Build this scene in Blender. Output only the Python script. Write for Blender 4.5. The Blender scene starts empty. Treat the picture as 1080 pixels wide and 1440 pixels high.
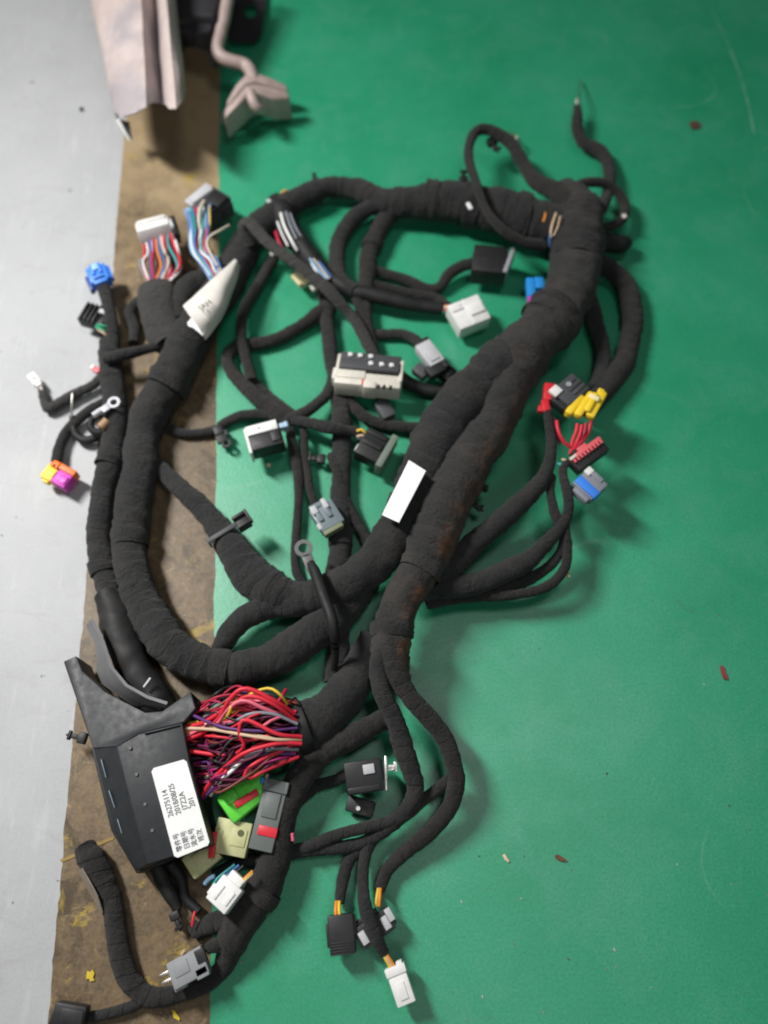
import bpy, bmesh, math, random
from mathutils import Vector, Matrix, noise
random.seed(7)
S = bpy.context.scene
COL = S.collection
R = math.radians

# ------------------------------------------------------------------ camera, world, lamps, exposure
F = 1130.0                      # focal length in photograph pixels (frame 1080 x 1440)
TILT = R(23.6)                  # camera tipped this far from straight down
DIST = 0.90
CAMLOC = Vector((0.0, -DIST * math.sin(TILT), DIST * math.cos(TILT)))
cam_d = bpy.data.cameras.new('camera'); cam = bpy.data.objects.new('camera', cam_d); COL.objects.link(cam)
cam.location = CAMLOC; cam.rotation_euler = (TILT, 0, 0)
cam_d.sensor_fit = 'VERTICAL'; cam_d.sensor_height = 24.0; cam_d.lens = 24.0 * F / 1440.0
cam_d.clip_start = 0.02; cam_d.clip_end = 60
cam_d.dof.use_dof = True; cam_d.dof.focus_distance = 0.75; cam_d.dof.aperture_fstop = 1.4
S.camera = cam

w = bpy.data.worlds.new('World'); S.world = w; w.use_nodes = True
bg = w.node_tree.nodes['Background']; bg.inputs[0].default_value = (0.92, 0.97, 1.0, 1); bg.inputs[1].default_value = 0.05

def area(name, loc, target, sx, sy, power, color):
    l = bpy.data.lights.new(name, 'AREA'); l.shape = 'RECTANGLE'; l.size = sx; l.size_y = sy
    l.energy = power; l.color = color
    o = bpy.data.objects.new(name, l); COL.objects.link(o); o.location = loc
    o.rotation_euler = (Vector(target) - Vector(loc)).to_track_quat('-Z', 'Y').to_euler()
    return o
area('area_lamp', (-0.97, 0.50, 1.32), (-0.34, -0.14, 0), 0.15, 0.50, 22.5, (1.0, 0.985, 0.965)).data.spread = R(135)
area('area_lamp', (0.15, -1.25, 1.5), (0.08, -0.55, 0), 0.6, 0.3, 4.0, (0.97, 1.0, 1.0))  # added fill that brightens the near right floor, not a known fixture
area('area_lamp', (0.44, 0.06, 2.30), (0.1, -0.1, 0), 0.40, 0.55, 6.0, (0.97, 1.0, 1.0))
S.view_settings.view_transform = 'Standard'; S.view_settings.look = 'None'
S.view_settings.exposure = 0.0; S.view_settings.gamma = 1.0
S.render.engine = 'CYCLES'
S.cycles.use_denoising = True
S.cycles.pixel_filter_type = 'BLACKMAN_HARRIS'; S.cycles.filter_width = 1.9
S.cycles.max_bounces = 6

# ------------------------------------------------------------------ photograph pixel -> place at height h
CT, ST = math.cos(TILT), math.sin(TILT)
def ray(px, py):
    dx, dy = (px - 540.0) / F, -(py - 720.0) / F
    return Vector((dx, CT * dy + ST, ST * dy - CT))
def W(px, py, h=0.0):
    d = ray(px, py); t = (h - CAMLOC.z) / d.z
    return CAMLOC + d * t
def K(px, py, h=0.0):           # metres that one photograph pixel spans there
    d = ray(px, py); return (h - CAMLOC.z) / d.z / F

# ------------------------------------------------------------------ materials
MATS = {}
def nm(name):
    m = bpy.data.materials.new(name); m.use_nodes = True
    nt = m.node_tree; return m, nt, nt.nodes['Principled BSDF']
def N(nt, t, **kw):
    n = nt.nodes.new(t)
    for k, v in kw.items():
        if k.startswith('i_'):
            n.inputs[k[2:].replace('_', ' ')].default_value = v
        else: setattr(n, k, v)
    return n
def noise_n(nt, co, scale, detail=4, rough=0.55, dist=0.0):
    n = nt.nodes.new('ShaderNodeTexNoise'); n.inputs['Scale'].default_value = scale
    n.inputs['Detail'].default_value = detail; n.inputs['Roughness'].default_value = rough
    n.inputs['Distortion'].default_value = dist
    if co is not None: nt.links.new(co, n.inputs['Vector'])
    return n.outputs['Fac']
def ramp(nt, fac, stops):
    n = nt.nodes.new('ShaderNodeValToRGB'); e = n.color_ramp.elements
    while len(e) < len(stops): e.new(0.5)
    for el, (p, c) in zip(e, stops):
        el.position = p; el.color = (c, c, c, 1) if isinstance(c, (int, float)) else (*c, 1)
    nt.links.new(fac, n.inputs['Fac']); return n.outputs['Color']
def mix(nt, fac, a, b, mode='MIX'):
    n = nt.nodes.new('ShaderNodeMix'); n.data_type = 'RGBA'; n.blend_type = mode
    for sock, v in ((n.inputs[0], fac), (n.inputs[6], a), (n.inputs[7], b)):
        if hasattr(v, 'is_output'): nt.links.new(v, sock)
        elif isinstance(v, (int, float)): sock.default_value = v
        else: sock.default_value = (*v, 1)
    return n.outputs[2]
def math_n(nt, op, a, b=None, clamp=False):
    n = nt.nodes.new('ShaderNodeMath'); n.operation = op; n.use_clamp = clamp
    for i, v in enumerate((a, b)):
        if v is None: continue
        if hasattr(v, 'is_output'): nt.links.new(v, n.inputs[i])
        else: n.inputs[i].default_value = v
    return n.outputs[0]
def bump(nt, bs, h, strength, dist):
    b = nt.nodes.new('ShaderNodeBump'); b.inputs['Strength'].default_value = strength
    b.inputs['Distance'].default_value = dist
    nt.links.new(h, b.inputs['Height']); nt.links.new(b.outputs['Normal'], bs.inputs['Normal'])
def coord(nt, which='Object', scale=None):
    c = nt.nodes.new('ShaderNodeTexCoord').outputs[which]
    if scale:
        m = nt.nodes.new('ShaderNodeMapping'); m.inputs['Scale'].default_value = scale
        nt.links.new(c, m.inputs['Vector']); return m.outputs['Vector']
    return c

def plastic(name, col, rough=0.42, dirt=0.25, spec=0.4):
    if name in MATS: return MATS[name]
    m, nt, bs = nm(name); co = coord(nt)
    d = ramp(nt, noise_n(nt, co, 90, 6, 0.65), [(0.42, 0), (0.72, 1)])
    dn = math_n(nt, 'MULTIPLY', d, dirt)
    c = mix(nt, dn, col, tuple(x * 0.55 + y for x, y in zip(col, (0.022, 0.018, 0.012))))
    nt.links.new(c, bs.inputs['Base Color'])
    r = nt.nodes.new('ShaderNodeMapRange'); r.inputs['To Min'].default_value = rough - 0.08
    r.inputs['To Max'].default_value = min(1, rough + 0.22)
    nt.links.new(noise_n(nt, co, 160, 4), r.inputs['Value']); nt.links.new(r.outputs[0], bs.inputs['Roughness'])
    bs.inputs['Specular IOR Level'].default_value = spec
    bump(nt, bs, noise_n(nt, co, 1500, 2), 0.08, 0.0004)
    MATS[name] = m; return m

def tape_mat(name, base, dust, dust_amt, rust=False):
    m, nt, bs = nm(name); co = coord(nt); uv = coord(nt, 'UV')
    a = noise_n(nt, co, 45, 5, 0.6)
    c = mix(nt, ramp(nt, a, [(0.3, 0), (0.7, 1)]), tuple(x * 0.65 for x in base), tuple(x * 1.35 for x in base))
    weave = noise_n(nt, co, 900, 2, 0.5)
    c = mix(nt, ramp(nt, weave, [(0.35, 0.0), (0.7, 0.55)]), c, tuple(x * 1.9 for x in base))
    dm = ramp(nt, noise_n(nt, co, 22, 6, 0.68), [(0.48, 0), (0.75, dust_amt)])
    c = mix(nt, dm, c, dust)
    lint = ramp(nt, noise_n(nt, co, 260, 3, 0.6, 1.5), [(0.70, 0), (0.76, 0.5)])
    c = mix(nt, lint, c, (0.10, 0.09, 0.08))
    sp = nt.nodes.new('ShaderNodeSeparateXYZ'); nt.links.new(uv, sp.inputs[0])
    ph = math_n(nt, 'FRACT', math_n(nt, 'ADD', math_n(nt, 'ADD', math_n(nt, 'MULTIPLY', sp.outputs['X'], 78.0), sp.outputs['Y']), math_n(nt, 'MULTIPLY', noise_n(nt, co, 26, 3), 1.6)))
    edge = ramp(nt, ph, [(0.0, 1.0), (0.10, 0.0), (0.90, 0.0), (1.0, 0.5)])
    eg = math_n(nt, 'MULTIPLY', edge, ramp(nt, noise_n(nt, co, 34, 3), [(0.42, 0.0), (0.62, 0.75)]))
    c = mix(nt, eg, c, tuple(x * 0.35 for x in base))
    fz = ramp(nt, noise_n(nt, co, 330, 4, 0.7), [(0.35, 0.0), (0.68, 0.6)])
    c = mix(nt, fz, c, tuple(x * 2.3 for x in base))
    if rust:
        sep = nt.nodes.new('ShaderNodeSeparateXYZ'); nt.links.new(uv, sep.inputs[0])
        v = math_n(nt, 'ABSOLUTE', math_n(nt, 'SUBTRACT', sep.outputs['Y'], 0.84))
        band = ramp(nt, v, [(0.02, 1.0), (0.13, 0.0)])
        along = ramp(nt, sep.outputs['X'], [(0.34, 0.0), (0.42, 1.0)])
        st = ramp(nt, noise_n(nt, co, 55, 6, 0.7), [(0.46, 0.08), (0.60, 0.95)])
        k = math_n(nt, 'MULTIPLY', math_n(nt, 'MULTIPLY', band, st), along)
        c = mix(nt, k, c, (0.135, 0.056, 0.022))
    nt.links.new(c, bs.inputs['Base Color'])
    bs.inputs['Roughness'].default_value = 0.93; bs.inputs['Specular IOR Level'].default_value = 0.22
    bs.inputs['Sheen Weight'].default_value = 0.08; bs.inputs['Sheen Roughness'].default_value = 0.6
    hsum = math_n(nt, 'ADD', weave, math_n(nt, 'ADD', math_n(nt, 'MULTIPLY', noise_n(nt, co, 240, 4, 0.65), 1.6), math_n(nt, 'MULTIPLY', edge, -0.8)))
    hsum = math_n(nt, 'ADD', hsum, math_n(nt, 'MULTIPLY', noise_n(nt, co, 75, 3, 0.6, 0.8), 2.2))
    bump(nt, bs, hsum, 0.75, 0.0019)
    MATS[name] = m; return m

TAPE = tape_mat('cloth_tape', (0.0140, 0.0142, 0.0143), (0.058, 0.046, 0.036), 0.5)
TAPE_BROWN = tape_mat('dusty_cloth_tape', (0.0135, 0.0128, 0.0125), (0.046, 0.037, 0.030), 0.55)
TAPE_RUST = tape_mat('stained_cloth_tape', (0.0175, 0.0172, 0.0168), (0.075, 0.057, 0.044), 0.65, True)
TAPE_GREY = tape_mat('greyed_cloth_tape', (0.028, 0.0275, 0.0265), (0.06, 0.052, 0.044), 0.5)
VINYL = plastic('black_vinyl', (0.013, 0.0135, 0.015), 0.55, 0.6, 0.3)
BLACK = plastic('black_plastic', (0.014, 0.0145, 0.0165), 0.45, 0.5)
BOXBLK = plastic('fuse_box_black', (0.0135, 0.0165, 0.020), 0.46, 0.5)
DGREY = plastic('dark_grey_plastic', (0.06, 0.062, 0.068), 0.5, 0.5)
GREY = plastic('grey_plastic', (0.30, 0.31, 0.33), 0.5, 0.4)
LGREY = plastic('light_grey_plastic', (0.48, 0.48, 0.50), 0.5, 0.35)
WHITE = plastic('white_plastic', (0.78, 0.77, 0.75), 0.42, 0.35)
CREAM = plastic('cream_plastic', (0.66, 0.63, 0.55), 0.45, 0.35)
YCREAM = plastic('yellowed_plastic', (0.70, 0.62, 0.36), 0.45, 0.3)
OLIVE = plastic('beige_green_plastic', (0.50, 0.50, 0.26), 0.5, 0.4)
LIME = plastic('lime_plastic', (0.11, 0.62, 0.05), 0.42, 0.25)
BLUE = plastic('blue_plastic', (0.045, 0.22, 0.78), 0.4, 0.2)
SKY = plastic('sky_blue_plastic', (0.02, 0.27, 0.72), 0.4, 0.2)
YELLOW = plastic('yellow_plastic', (0.88, 0.62, 0.03), 0.4, 0.2)
ORANGE = plastic('orange_plastic', (0.80, 0.16, 0.02), 0.4, 0.2)
MAGENTA = plastic('magenta_plastic', (0.55, 0.04, 0.42), 0.4, 0.2)
REDP = plastic('red_plastic', (0.62, 0.02, 0.035), 0.4, 0.2)
PINKP = plastic('pinkish_red_plastic', (0.75, 0.13, 0.15), 0.4, 0.2)
PAPER = plastic('paper', (0.78, 0.78, 0.77), 0.6, 0.14, 0.25)
TAGP = plastic('worn_paper', (0.66, 0.63, 0.58), 0.65, 0.35, 0.25)
INK = plastic('ink', (0.16, 0.16, 0.17), 0.8, 0.0, 0.1)
INKD = plastic('dark_ink', (0.03, 0.03, 0.03), 0.8, 0.0, 0.1)
def metal(name, col, rough):
    m, nt, bs = nm(name); bs.inputs['Metallic'].default_value = 1.0; co = coord(nt)
    c = mix(nt, ramp(nt, noise_n(nt, co, 200, 5), [(0.4, 0), (0.7, 0.6)]), col, tuple(x * 0.55 for x in col))
    nt.links.new(c, bs.inputs['Base Color']); bs.inputs['Roughness'].default_value = rough
    MATS[name] = m; return m
STEEL = metal('tinned_metal', (0.72, 0.70, 0.66), 0.38)
BRASS = metal('brass', (0.75, 0.55, 0.25), 0.4)
WC = dict(magenta=(0.34, 0.012, 0.13), red=(0.64, 0.022, 0.045), crimson=(0.42, 0.012, 0.050), pink=(0.74, 0.15, 0.22), purple=(0.10, 0.035, 0.16),
          plum=(0.11, 0.012, 0.045), yellow=(0.75, 0.50, 0.05), grey=(0.22, 0.24, 0.27), white=(0.80, 0.80, 0.78),
          black=(0.016, 0.016, 0.018), blue=(0.05, 0.16, 0.42), paleblue=(0.26, 0.42, 0.62), green=(0.03, 0.30, 0.16),
          teal=(0.06, 0.36, 0.36), brown=(0.19, 0.045, 0.03), orange=(0.80, 0.26, 0.03), tan=(0.58, 0.42, 0.28), beige=(0.58, 0.52, 0.42))
def wm(c): return plastic('wire_' + c, WC[c], 0.42, 0.2)

# ------------------------------------------------------------------ object helpers
def link(name, me, mat, parent=None, label=None):
    o = bpy.data.objects.new(name, me); COL.objects.link(o)
    if mat is not None and not me.materials: me.materials.append(mat)
    if parent is not None:
        o.parent = parent
        me.transform(WM[parent.name].inverted())
        WM[o.name] = WM[parent.name].copy()
    else: WM[o.name] = Matrix()
    if label: o['label'] = label
    return o
WM = {}
def smooth(me, ang=40):
    me.polygons.foreach_set('use_smooth', [True] * len(me.polygons))
    me.set_sharp_from_angle(angle=R(ang))
def thing(name, label, cat, loc=(0, 0, 0), group=None):
    o = bpy.data.objects.new(name, None); COL.objects.link(o); o.location = loc; o.empty_display_size = 0.05
    o['label'] = label; o['category'] = cat
    if group: o['group'] = group
    WM[o.name] = Matrix.Translation(Vector(loc)); return o

def cr(p0, p1, p2, p3, t):
    return 0.5 * ((2 * p1) + (p2 - p0) * t + (2 * p0 - 5 * p1 + 4 * p2 - p3) * t * t + (3 * p1 - p0 - 3 * p2 + p3) * t ** 3)
def path(pts, step):
    """pts: (Vector, radius) -> evenly spaced list"""
    P = [p for p, r in pts]; Q = [r for p, r in pts]
    P = [P[0] * 2 - P[1]] + P + [P[-1] * 2 - P[-2]]; Q = [Q[0]] + Q + [Q[-1]]
    fine = []
    for i in range(1, len(P) - 2):
        n = max(3, int((P[i + 1] - P[i]).length / (step * 0.5)))
        for j in range(n):
            t = j / n
            ri = Q[i] + (Q[i + 1] - Q[i]) * (t * t * (3 - 2 * t))
            fine.append((cr(P[i - 1], P[i], P[i + 1], P[i + 2], t), ri))
    fine.append((P[-2], Q[-2]))
    out = [fine[0]]; acc = 0
    for a, b in zip(fine, fine[1:]):
        acc += (b[0] - a[0]).length
        if acc >= step: out.append(b); acc = 0
    if (out[-1][0] - fine[-1][0]).length > step * 0.3: out.append(fine[-1])
    else: out[-1] = fine[-1]
    return out
SEED = [0.0]
def tube_mesh(ring, seg, tape, lump, flat, cap_round, pitch=0.011, hollow=False, floor=0.0004):
    SEED[0] += 13.7; so = Vector((SEED[0], SEED[0] * 0.3, 0))
    n = len(ring); V = []; UVS = []; s = 0.0
    for i, (p, r) in enumerate(ring):
        a = ring[max(0, i - 1)][0]; b = ring[min(n - 1, i + 1)][0]
        T = (b - a).normalized()
        up = Vector((0, 0, 1)) if abs(T.z) < 0.9 else Vector((0.3, 0.95, 0))
        Nn = (up - T * up.dot(T)).normalized(); B = T.cross(Nn)
        if i: s += (p - ring[i - 1][0]).length
        rr = r
        if cap_round:
            e = min(s, 1e9)
            # rounded ends
            left = s; k = min(1.0, left / (r * 0.7) + 0.25) if left < r * 0.7 else 1.0
            rr = r * math.sqrt(max(0.05, 1 - (1 - k) ** 2))
        ph0 = s / pitch + 1.1 * noise.noise(Vector((s * 24, SEED[0], 0))); wrap = max(0.0, min(1.0, 0.5 + 1.4 * noise.noise(Vector((s * 14, SEED[0], 7)))))
        for j in range(seg):
            th = 2 * math.pi * j / seg
            d = Nn * math.cos(th) * flat + B * math.sin(th)
            q = rr
            if lump:
                pp = p + d * r
                q *= 1 + lump * noise.noise(pp * 28 + so) + lump * 0.8 * noise.noise(pp * 70 + so) + (lump * 0.5 * noise.noise(pp * 170 + so) if tape else 0)
            if tape:
                f = (ph0 + j / seg) % 1.0
                q += min(0.0011, r * 0.085) * ((1 - f) ** 1.6 - 0.4) * (0.55 + 0.9 * wrap)
            v = p + d * q
            if v.z < floor: v.z = floor
            V.append(v); UVS.append((s, j / seg))
    Fc = []; FU = []
    for i in range(n - 1):
        for j in range(seg):
            j2 = (j + 1) % seg
            Fc.append((i * seg + j, (i + 1) * seg + j, (i + 1) * seg + j2, i * seg + j2))
            u0, u1 = UVS[i * seg][0], UVS[(i + 1) * seg][0]; v0, v1 = j / seg, (j + 1) / seg
            FU += [(u0, v0), (u1, v0), (u1, v1), (u0, v1)]
    if not hollow:
        for idx, ringi in ((0, 0), (n - 1, 1)):
            base = idx * seg
            c = len(V); T = ((ring[1][0] - ring[0][0]) if idx == 0 else (ring[-2][0] - ring[-1][0])).normalized()
            V.append(ring[idx][0] - T * ring[idx][1] * 0.25)
            for j in range(seg):
                j2 = (j + 1) % seg
                Fc.append((base + j2, c, base + j) if idx else (base + j, c, base + j2))
                FU += [(0, 0)] * 3
    me = bpy.data.meshes.new('tube'); me.from_pydata([tuple(v) for v in V], [], Fc)
    uvl = me.uv_layers.new(name='UVMap')
    uvl.data.foreach_set('uv', [x for uv in FU for x in uv])
    me.update()
    bm = bmesh.new(); bm.from_mesh(me); bmesh.ops.recalc_face_normals(bm, faces=bm.faces); bm.to_mesh(me); bm.free()
    return me
def pts3(pts):
    out = []
    for x, y, r, lift in pts:
        z = lift * 0.001
        for _ in range(3):
            rw = r * K(x, y, z); z = lift * 0.001 + rw
        out.append((W(x, y, z), rw))
    return out
def cable(name, pts, mat, parent, seg=18, step=0.0026, tape=True, lump=0.07, flat=1.0, label=None, pitch=0.011, hollow=False):
    ring = []; SEED[0] += 3.1
    sc = 0.93 if name == 'trunk' else (0.92 if name == 'branch' else (0.96 if name == 'tape_wrap' else 1.0))
    pts = [(x, y, r * sc, l) for x, y, r, l in pts]
    rg = path(pts3(pts), step)
    for i, (p, r) in enumerate(rg):          # slight kinks and swellings along the run
        a = i * step; e = min(1.0, a / 0.02, (len(rg) - 1 - i) * step / 0.02)
        k = Vector((noise.noise(Vector((a * 26, SEED[0], 1))), noise.noise(Vector((a * 26, SEED[0], 5))), 0.5 * noise.noise(Vector((a * 26, SEED[0], 9)))))
        ring.append((p + k * min(0.0030, r * 0.28) * e, r * (1 + 0.10 * e * noise.noise(Vector((a * 38, SEED[0], 3))))))
    me = tube_mesh(ring, seg, tape, lump, flat, False, pitch, hollow)
    smooth(me, 60)
    return link(name, me, mat, parent, label)
def wire(pts, r, color, parent, name='wire', seg=7, step=0.004, mat=None):
    """pts: (px, py, z in mm of the centre)"""
    q = [(W(x, y, z * 0.001), r * K(x, y, z * 0.001)) for x, y, z in pts]
    me = tube_mesh(path(q, step), seg, False, 0, 1.0, False); smooth(me, 60)
    return link(name, me, mat or wm(color), parent)

class B:
    """collects shapes in local pixel units"""
    def __init__(s): s.bm = bmesh.new()
    def _in(s, t, M):
        t.transform(M); me = bpy.data.meshes.new('t'); t.to_mesh(me); t.free(); s.bm.from_mesh(me); bpy.data.meshes.remove(me)
    def box(s, c, size, b=0.0, rot=(0, 0, 0), taper=1.0, seg=2):
        t = bmesh.new(); bmesh.ops.create_cube(t, size=1)
        for v in t.verts:
            k = taper if v.co.z > 0 else 1.0
            v.co = Vector((v.co.x * size[0] * k, v.co.y * size[1] * k, v.co.z * size[2]))
        if b: bmesh.ops.bevel(t, geom=t.edges[:], offset=b, segments=seg, affect='EDGES', profile=0.5)
        from mathutils import Euler
        s._in(t, Matrix.Translation(c) @ Euler([R(a) for a in rot]).to_matrix().to_4x4()); return s
    def cyl(s, c, r, h, rot=(0, 0, 0), n=14, r2=None):
        from mathutils import Euler
        t = bmesh.new(); bmesh.ops.create_cone(t, cap_ends=True, segments=n, radius1=r, radius2=r if r2 is None else r2, depth=h)
        s._in(t, Matrix.Translation(c) @ Euler([R(a) for a in rot]).to_matrix().to_4x4()); return s
    def shell(s, c, size, wall, b=0.6):
        """open-ended rectangular sleeve: opening along +X"""
        L, Wd, H = size; x, y, z = c
        s.box((x, y + Wd / 2 - wall / 2, z), (L, wall, H), b); s.box((x, y - Wd / 2 + wall / 2, z), (L, wall, H), b)
        s.box((x, y, z + H / 2 - wall / 2), (L * 0.995, Wd - 2 * wall + 0.4, wall), b * 0.6)
        s.box((x, y, z - H / 2 + wall / 2), (L * 0.995, Wd - 2 * wall + 0.4, wall), b * 0.6); return s
    def prism(s, poly, z0, z1, b=0.0):
        t = bmesh.new(); vs = [t.verts.new((x, y, z0)) for x, y in poly]; f = t.faces.new(vs)
        r = bmesh.ops.extrude_face_region(t, geom=[f])
        for v in r['geom']:
            if isinstance(v, bmesh.types.BMVert): v.co.z = z1
        bmesh.ops.recalc_face_normals(t, faces=t.faces)
        if b: bmesh.ops.bevel(t, geom=t.edges[:], offset=b, segments=2, affect='EDGES', profile=0.5)
        s._in(t, Matrix()); return s
    def ring(s, c, r, rin, h, n=22):
        t = bmesh.new(); vs = []
        for i in range(n):
            a = 2 * math.pi * i / n; cs, sn = math.cos(a), math.sin(a)
            vs.append([t.verts.new((cs * q, sn * q, z)) for q, z in ((rin, -h / 2), (r, -h / 2), (r, h / 2), (rin, h / 2))])
        for i in range(n):
            a, b2 = vs[i], vs[(i + 1) % n]
            for j in range(4): t.faces.new((a[j], b2[j], b2[(j + 1) % 4], a[(j + 1) % 4]))
        bmesh.ops.recalc_face_normals(t, faces=t.faces); s._in(t, Matrix.Translation(c)); return s
    def make(s, name, mat, fr, parent, label=None, kind=None):
        M, k = fr
        s.bm.transform(Matrix.Scale(k, 4)); me = bpy.data.meshes.new(name); s.bm.to_mesh(me); s.bm.free()
        smooth(me, 35); me.materials.append(mat)
        o = bpy.data.objects.new(name, me); COL.objects.link(o); o.parent = parent
        o.matrix_local = WM[parent.name].inverted() @ M; WM[o.name] = M.copy()
        if label: o['label'] = label
        if kind: o['kind'] = kind
        return o
def frame(px, py, dx, dy, z, roll=0, pitch=0):
    """local X runs along the photograph direction (dx, dy) on the floor; z in mm"""
    h = z * 0.001; o = W(px, py, h); X = (W(px + dx, py + dy, h) - o).normalized()
    Z = Vector((0, 0, 1)); Y = Z.cross(X)
    M = Matrix((( X.x, Y.x, Z.x, o.x), (X.y, Y.y, Z.y, o.y), (X.z, Y.z, Z.z, o.z), (0, 0, 0, 1)))
    M = M @ Matrix.Rotation(R(pitch), 4, 'Y') @ Matrix.Rotation(R(roll), 4, 'X')
    return M, K(px, py, h)
def sheet(name, grid, mat, parent, thick=0.0008, sub=1, label=None, soft=0.6):
    """grid[row][col] of world Vectors -> a sheet with thickness"""
    nr, nc = len(grid), len(grid[0]); V = [tuple(v) for row in grid for v in row]
    Fc = [(i * nc + j, i * nc + j + 1, (i + 1) * nc + j + 1, (i + 1) * nc + j) for i in range(nr - 1) for j in range(nc - 1)]
    me = bpy.data.meshes.new(name); me.from_pydata(V, [], Fc)
    bm = bmesh.new(); bm.from_mesh(me)
    if sub: bmesh.ops.subdivide_edges(bm, edges=bm.edges[:], cuts=sub, use_grid_fill=True, smooth=soft)
    bmesh.ops.recalc_face_normals(bm, faces=bm.faces)
    if sum(f.normal.z for f in bm.faces) < 0: bmesh.ops.reverse_faces(bm, faces=bm.faces[:])
    bmesh.ops.solidify(bm, geom=bm.faces[:], thickness=thick)
    bmesh.ops.recalc_face_normals(bm, faces=bm.faces)
    bm.to_mesh(me); bm.free(); smooth(me, 50)
    return link(name, me, mat, parent, label)
def text(body, fr, size, mat, parent, off=(0, 0, 0), align='LEFT', name='printed_text', sx=1.0, extrude=0.0):
    M, k = fr
    c = bpy.data.curves.new('t', 'FONT'); c.body = body; c.size = size * k; c.align_x = align; c.align_y = 'CENTER'
    c.resolution_u = 3; c.offset = 0.006 * size * k
    o = bpy.data.objects.new('t', c); COL.objects.link(o)
    dg = bpy.context.evaluated_depsgraph_get(); dg.update()
    me = bpy.data.meshes.new_from_object(o.evaluated_get(dg)); bpy.data.objects.remove(o); bpy.data.curves.remove(c)
    me.transform(Matrix.Diagonal((sx, 1, 1, 1))); me.transform(Matrix.Translation(Vector(off) * k)); me.transform(M)
    me.materials.clear()
    return link(name, me, mat, parent)

# ------------------------------------------------------------------ the floor
def floor_sheet(name, poly, z, thick, mat):
    b = bmesh.new(); vs = [b.verts.new((p.x, p.y, z)) for p in poly]; f = b.faces.new(vs)
    r = bmesh.ops.extrude_face_region(b, geom=[f])
    for v in r['geom']:
        if isinstance(v, bmesh.types.BMVert): v.co.z = z - thick
    bmesh.ops.recalc_face_normals(b, faces=b.faces); bmesh.ops.triangulate(b, faces=b.faces[:])
    me = bpy.data.meshes.new(name); b.to_mesh(me); b.free(); me.materials.append(mat)
    o = bpy.data.objects.new(name, me); COL.objects.link(o); o['kind'] = 'structure'; WM[o.name] = Matrix(); return o

m, nt, bs = nm('grey_painted_concrete'); co = coord(nt)
c = mix(nt, ramp(nt, noise_n(nt, co, 6, 6, 0.6), [(0.3, 0), (0.7, 1)]), (0.325, 0.328, 0.330), (0.415, 0.418, 0.420))
c = mix(nt, ramp(nt, noise_n(nt, co, 420, 3, 0.6), [(0.3, 0), (0.75, 0.6)]), c, (0.42, 0.44, 0.46))
c = mix(nt, ramp(nt, noise_n(nt, co, 60, 5, 0.75, 0.8), [(0.60, 0), (0.78, 0.6)]), c, (0.29, 0.295, 0.295))
c = mix(nt, ramp(nt, noise_n(nt, coord(nt, 'Object', (38, 5, 1)), 2.2, 5, 0.7), [(0.56, 0), (0.78, 0.45)]), c, (0.56, 0.565, 0.57))
c = mix(nt, ramp(nt, noise_n(nt, coord(nt, 'Object', (6, 14, 1)), 2.6, 6, 0.72, 0.8), [(0.56, 0), (0.74, 0.5)]), c, (0.30, 0.30, 0.295))
c = mix(nt, ramp(nt, noise_n(nt, co, 95, 2, 0.5), [(0.755, 0), (0.775, 0.8)]), c, (0.12, 0.13, 0.13))
nt.links.new(c, bs.inputs['Base Color']); bs.inputs['Roughness'].default_value = 0.6
bs.inputs['Specular IOR Level'].default_value = 0.3
bump(nt, bs, noise_n(nt, co, 260, 4), 0.12, 0.001); CONCRETE = m

m, nt, bs = nm('worn_brown_stripe'); co = coord(nt)
c = mix(nt, ramp(nt, noise_n(nt, co, 9, 6, 0.62), [(0.32, 0), (0.68, 1)]), (0.090, 0.056, 0.024), (0.265, 0.172, 0.082))
c = mix(nt, ramp(nt, noise_n(nt, co, 70, 6, 0.7), [(0.36, 0), (0.62, 0.8)]), c, (0.085, 0.060, 0.034))
c = mix(nt, ramp(nt, noise_n(nt, coord(nt, 'Object', (60, 4, 1)), 1.6, 6, 0.7), [(0.55, 0), (0.75, 0.5)]), c, (0.27, 0.20, 0.13))
c = mix(nt, ramp(nt, noise_n(nt, co, 4.5, 4, 0.6), [(0.42, 0), (0.66, 0.6)]), c, (0.07, 0.052, 0.034))
c = mix(nt, ramp(nt, noise_n(nt, co, 380, 3), [(0.35, 0), (0.8, 0.45)]), c, (0.25, 0.20, 0.14))
c = mix(nt, ramp(nt, noise_n(nt, co, 24, 7, 0.75, 1.2), [(0.50, 0), (0.62, 0.7)]), c, (0.045, 0.033, 0.020))
c = mix(nt, ramp(nt, noise_n(nt, co, 33, 6, 0.75, 0.9), [(0.58, 0), (0.68, 0.6)]), c, (0.34, 0.25, 0.14))
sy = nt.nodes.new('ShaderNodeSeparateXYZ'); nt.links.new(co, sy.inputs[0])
dirt = ramp(nt, math_n(nt, 'ADD', math_n(nt, 'MULTIPLY', sy.outputs['Y'], 0.8), math_n(nt, 'MULTIPLY', noise_n(nt, co, 7, 5, 0.65), 0.9)), [(0.68, 0), (0.92, 0.78)])  # tan towards the top; the darker rest carries dirt and painted shade
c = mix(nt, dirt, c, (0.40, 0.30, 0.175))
yl = ramp(nt, noise_n(nt, co, 17, 7, 0.72, 0.6), [(0.59, 0), (0.66, 0.75)])
c = mix(nt, yl, c, (0.42, 0.30, 0.05))
c = mix(nt, ramp(nt, noise_n(nt, coord(nt, 'Object', (3, 70, 1)), 1.4, 3, 0.6, 0.3), [(0.715, 0), (0.735, 0.45)]), c, (0.40, 0.33, 0.19))
nt.links.new(c, bs.inputs['Base Color']); bs.inputs['Roughness'].default_value = 0.48
bs.inputs['Specular IOR Level'].default_value = 0.3
bump(nt, bs, noise_n(nt, co, 120, 6, 0.7), 0.25, 0.0012); STRIPE = m

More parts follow.
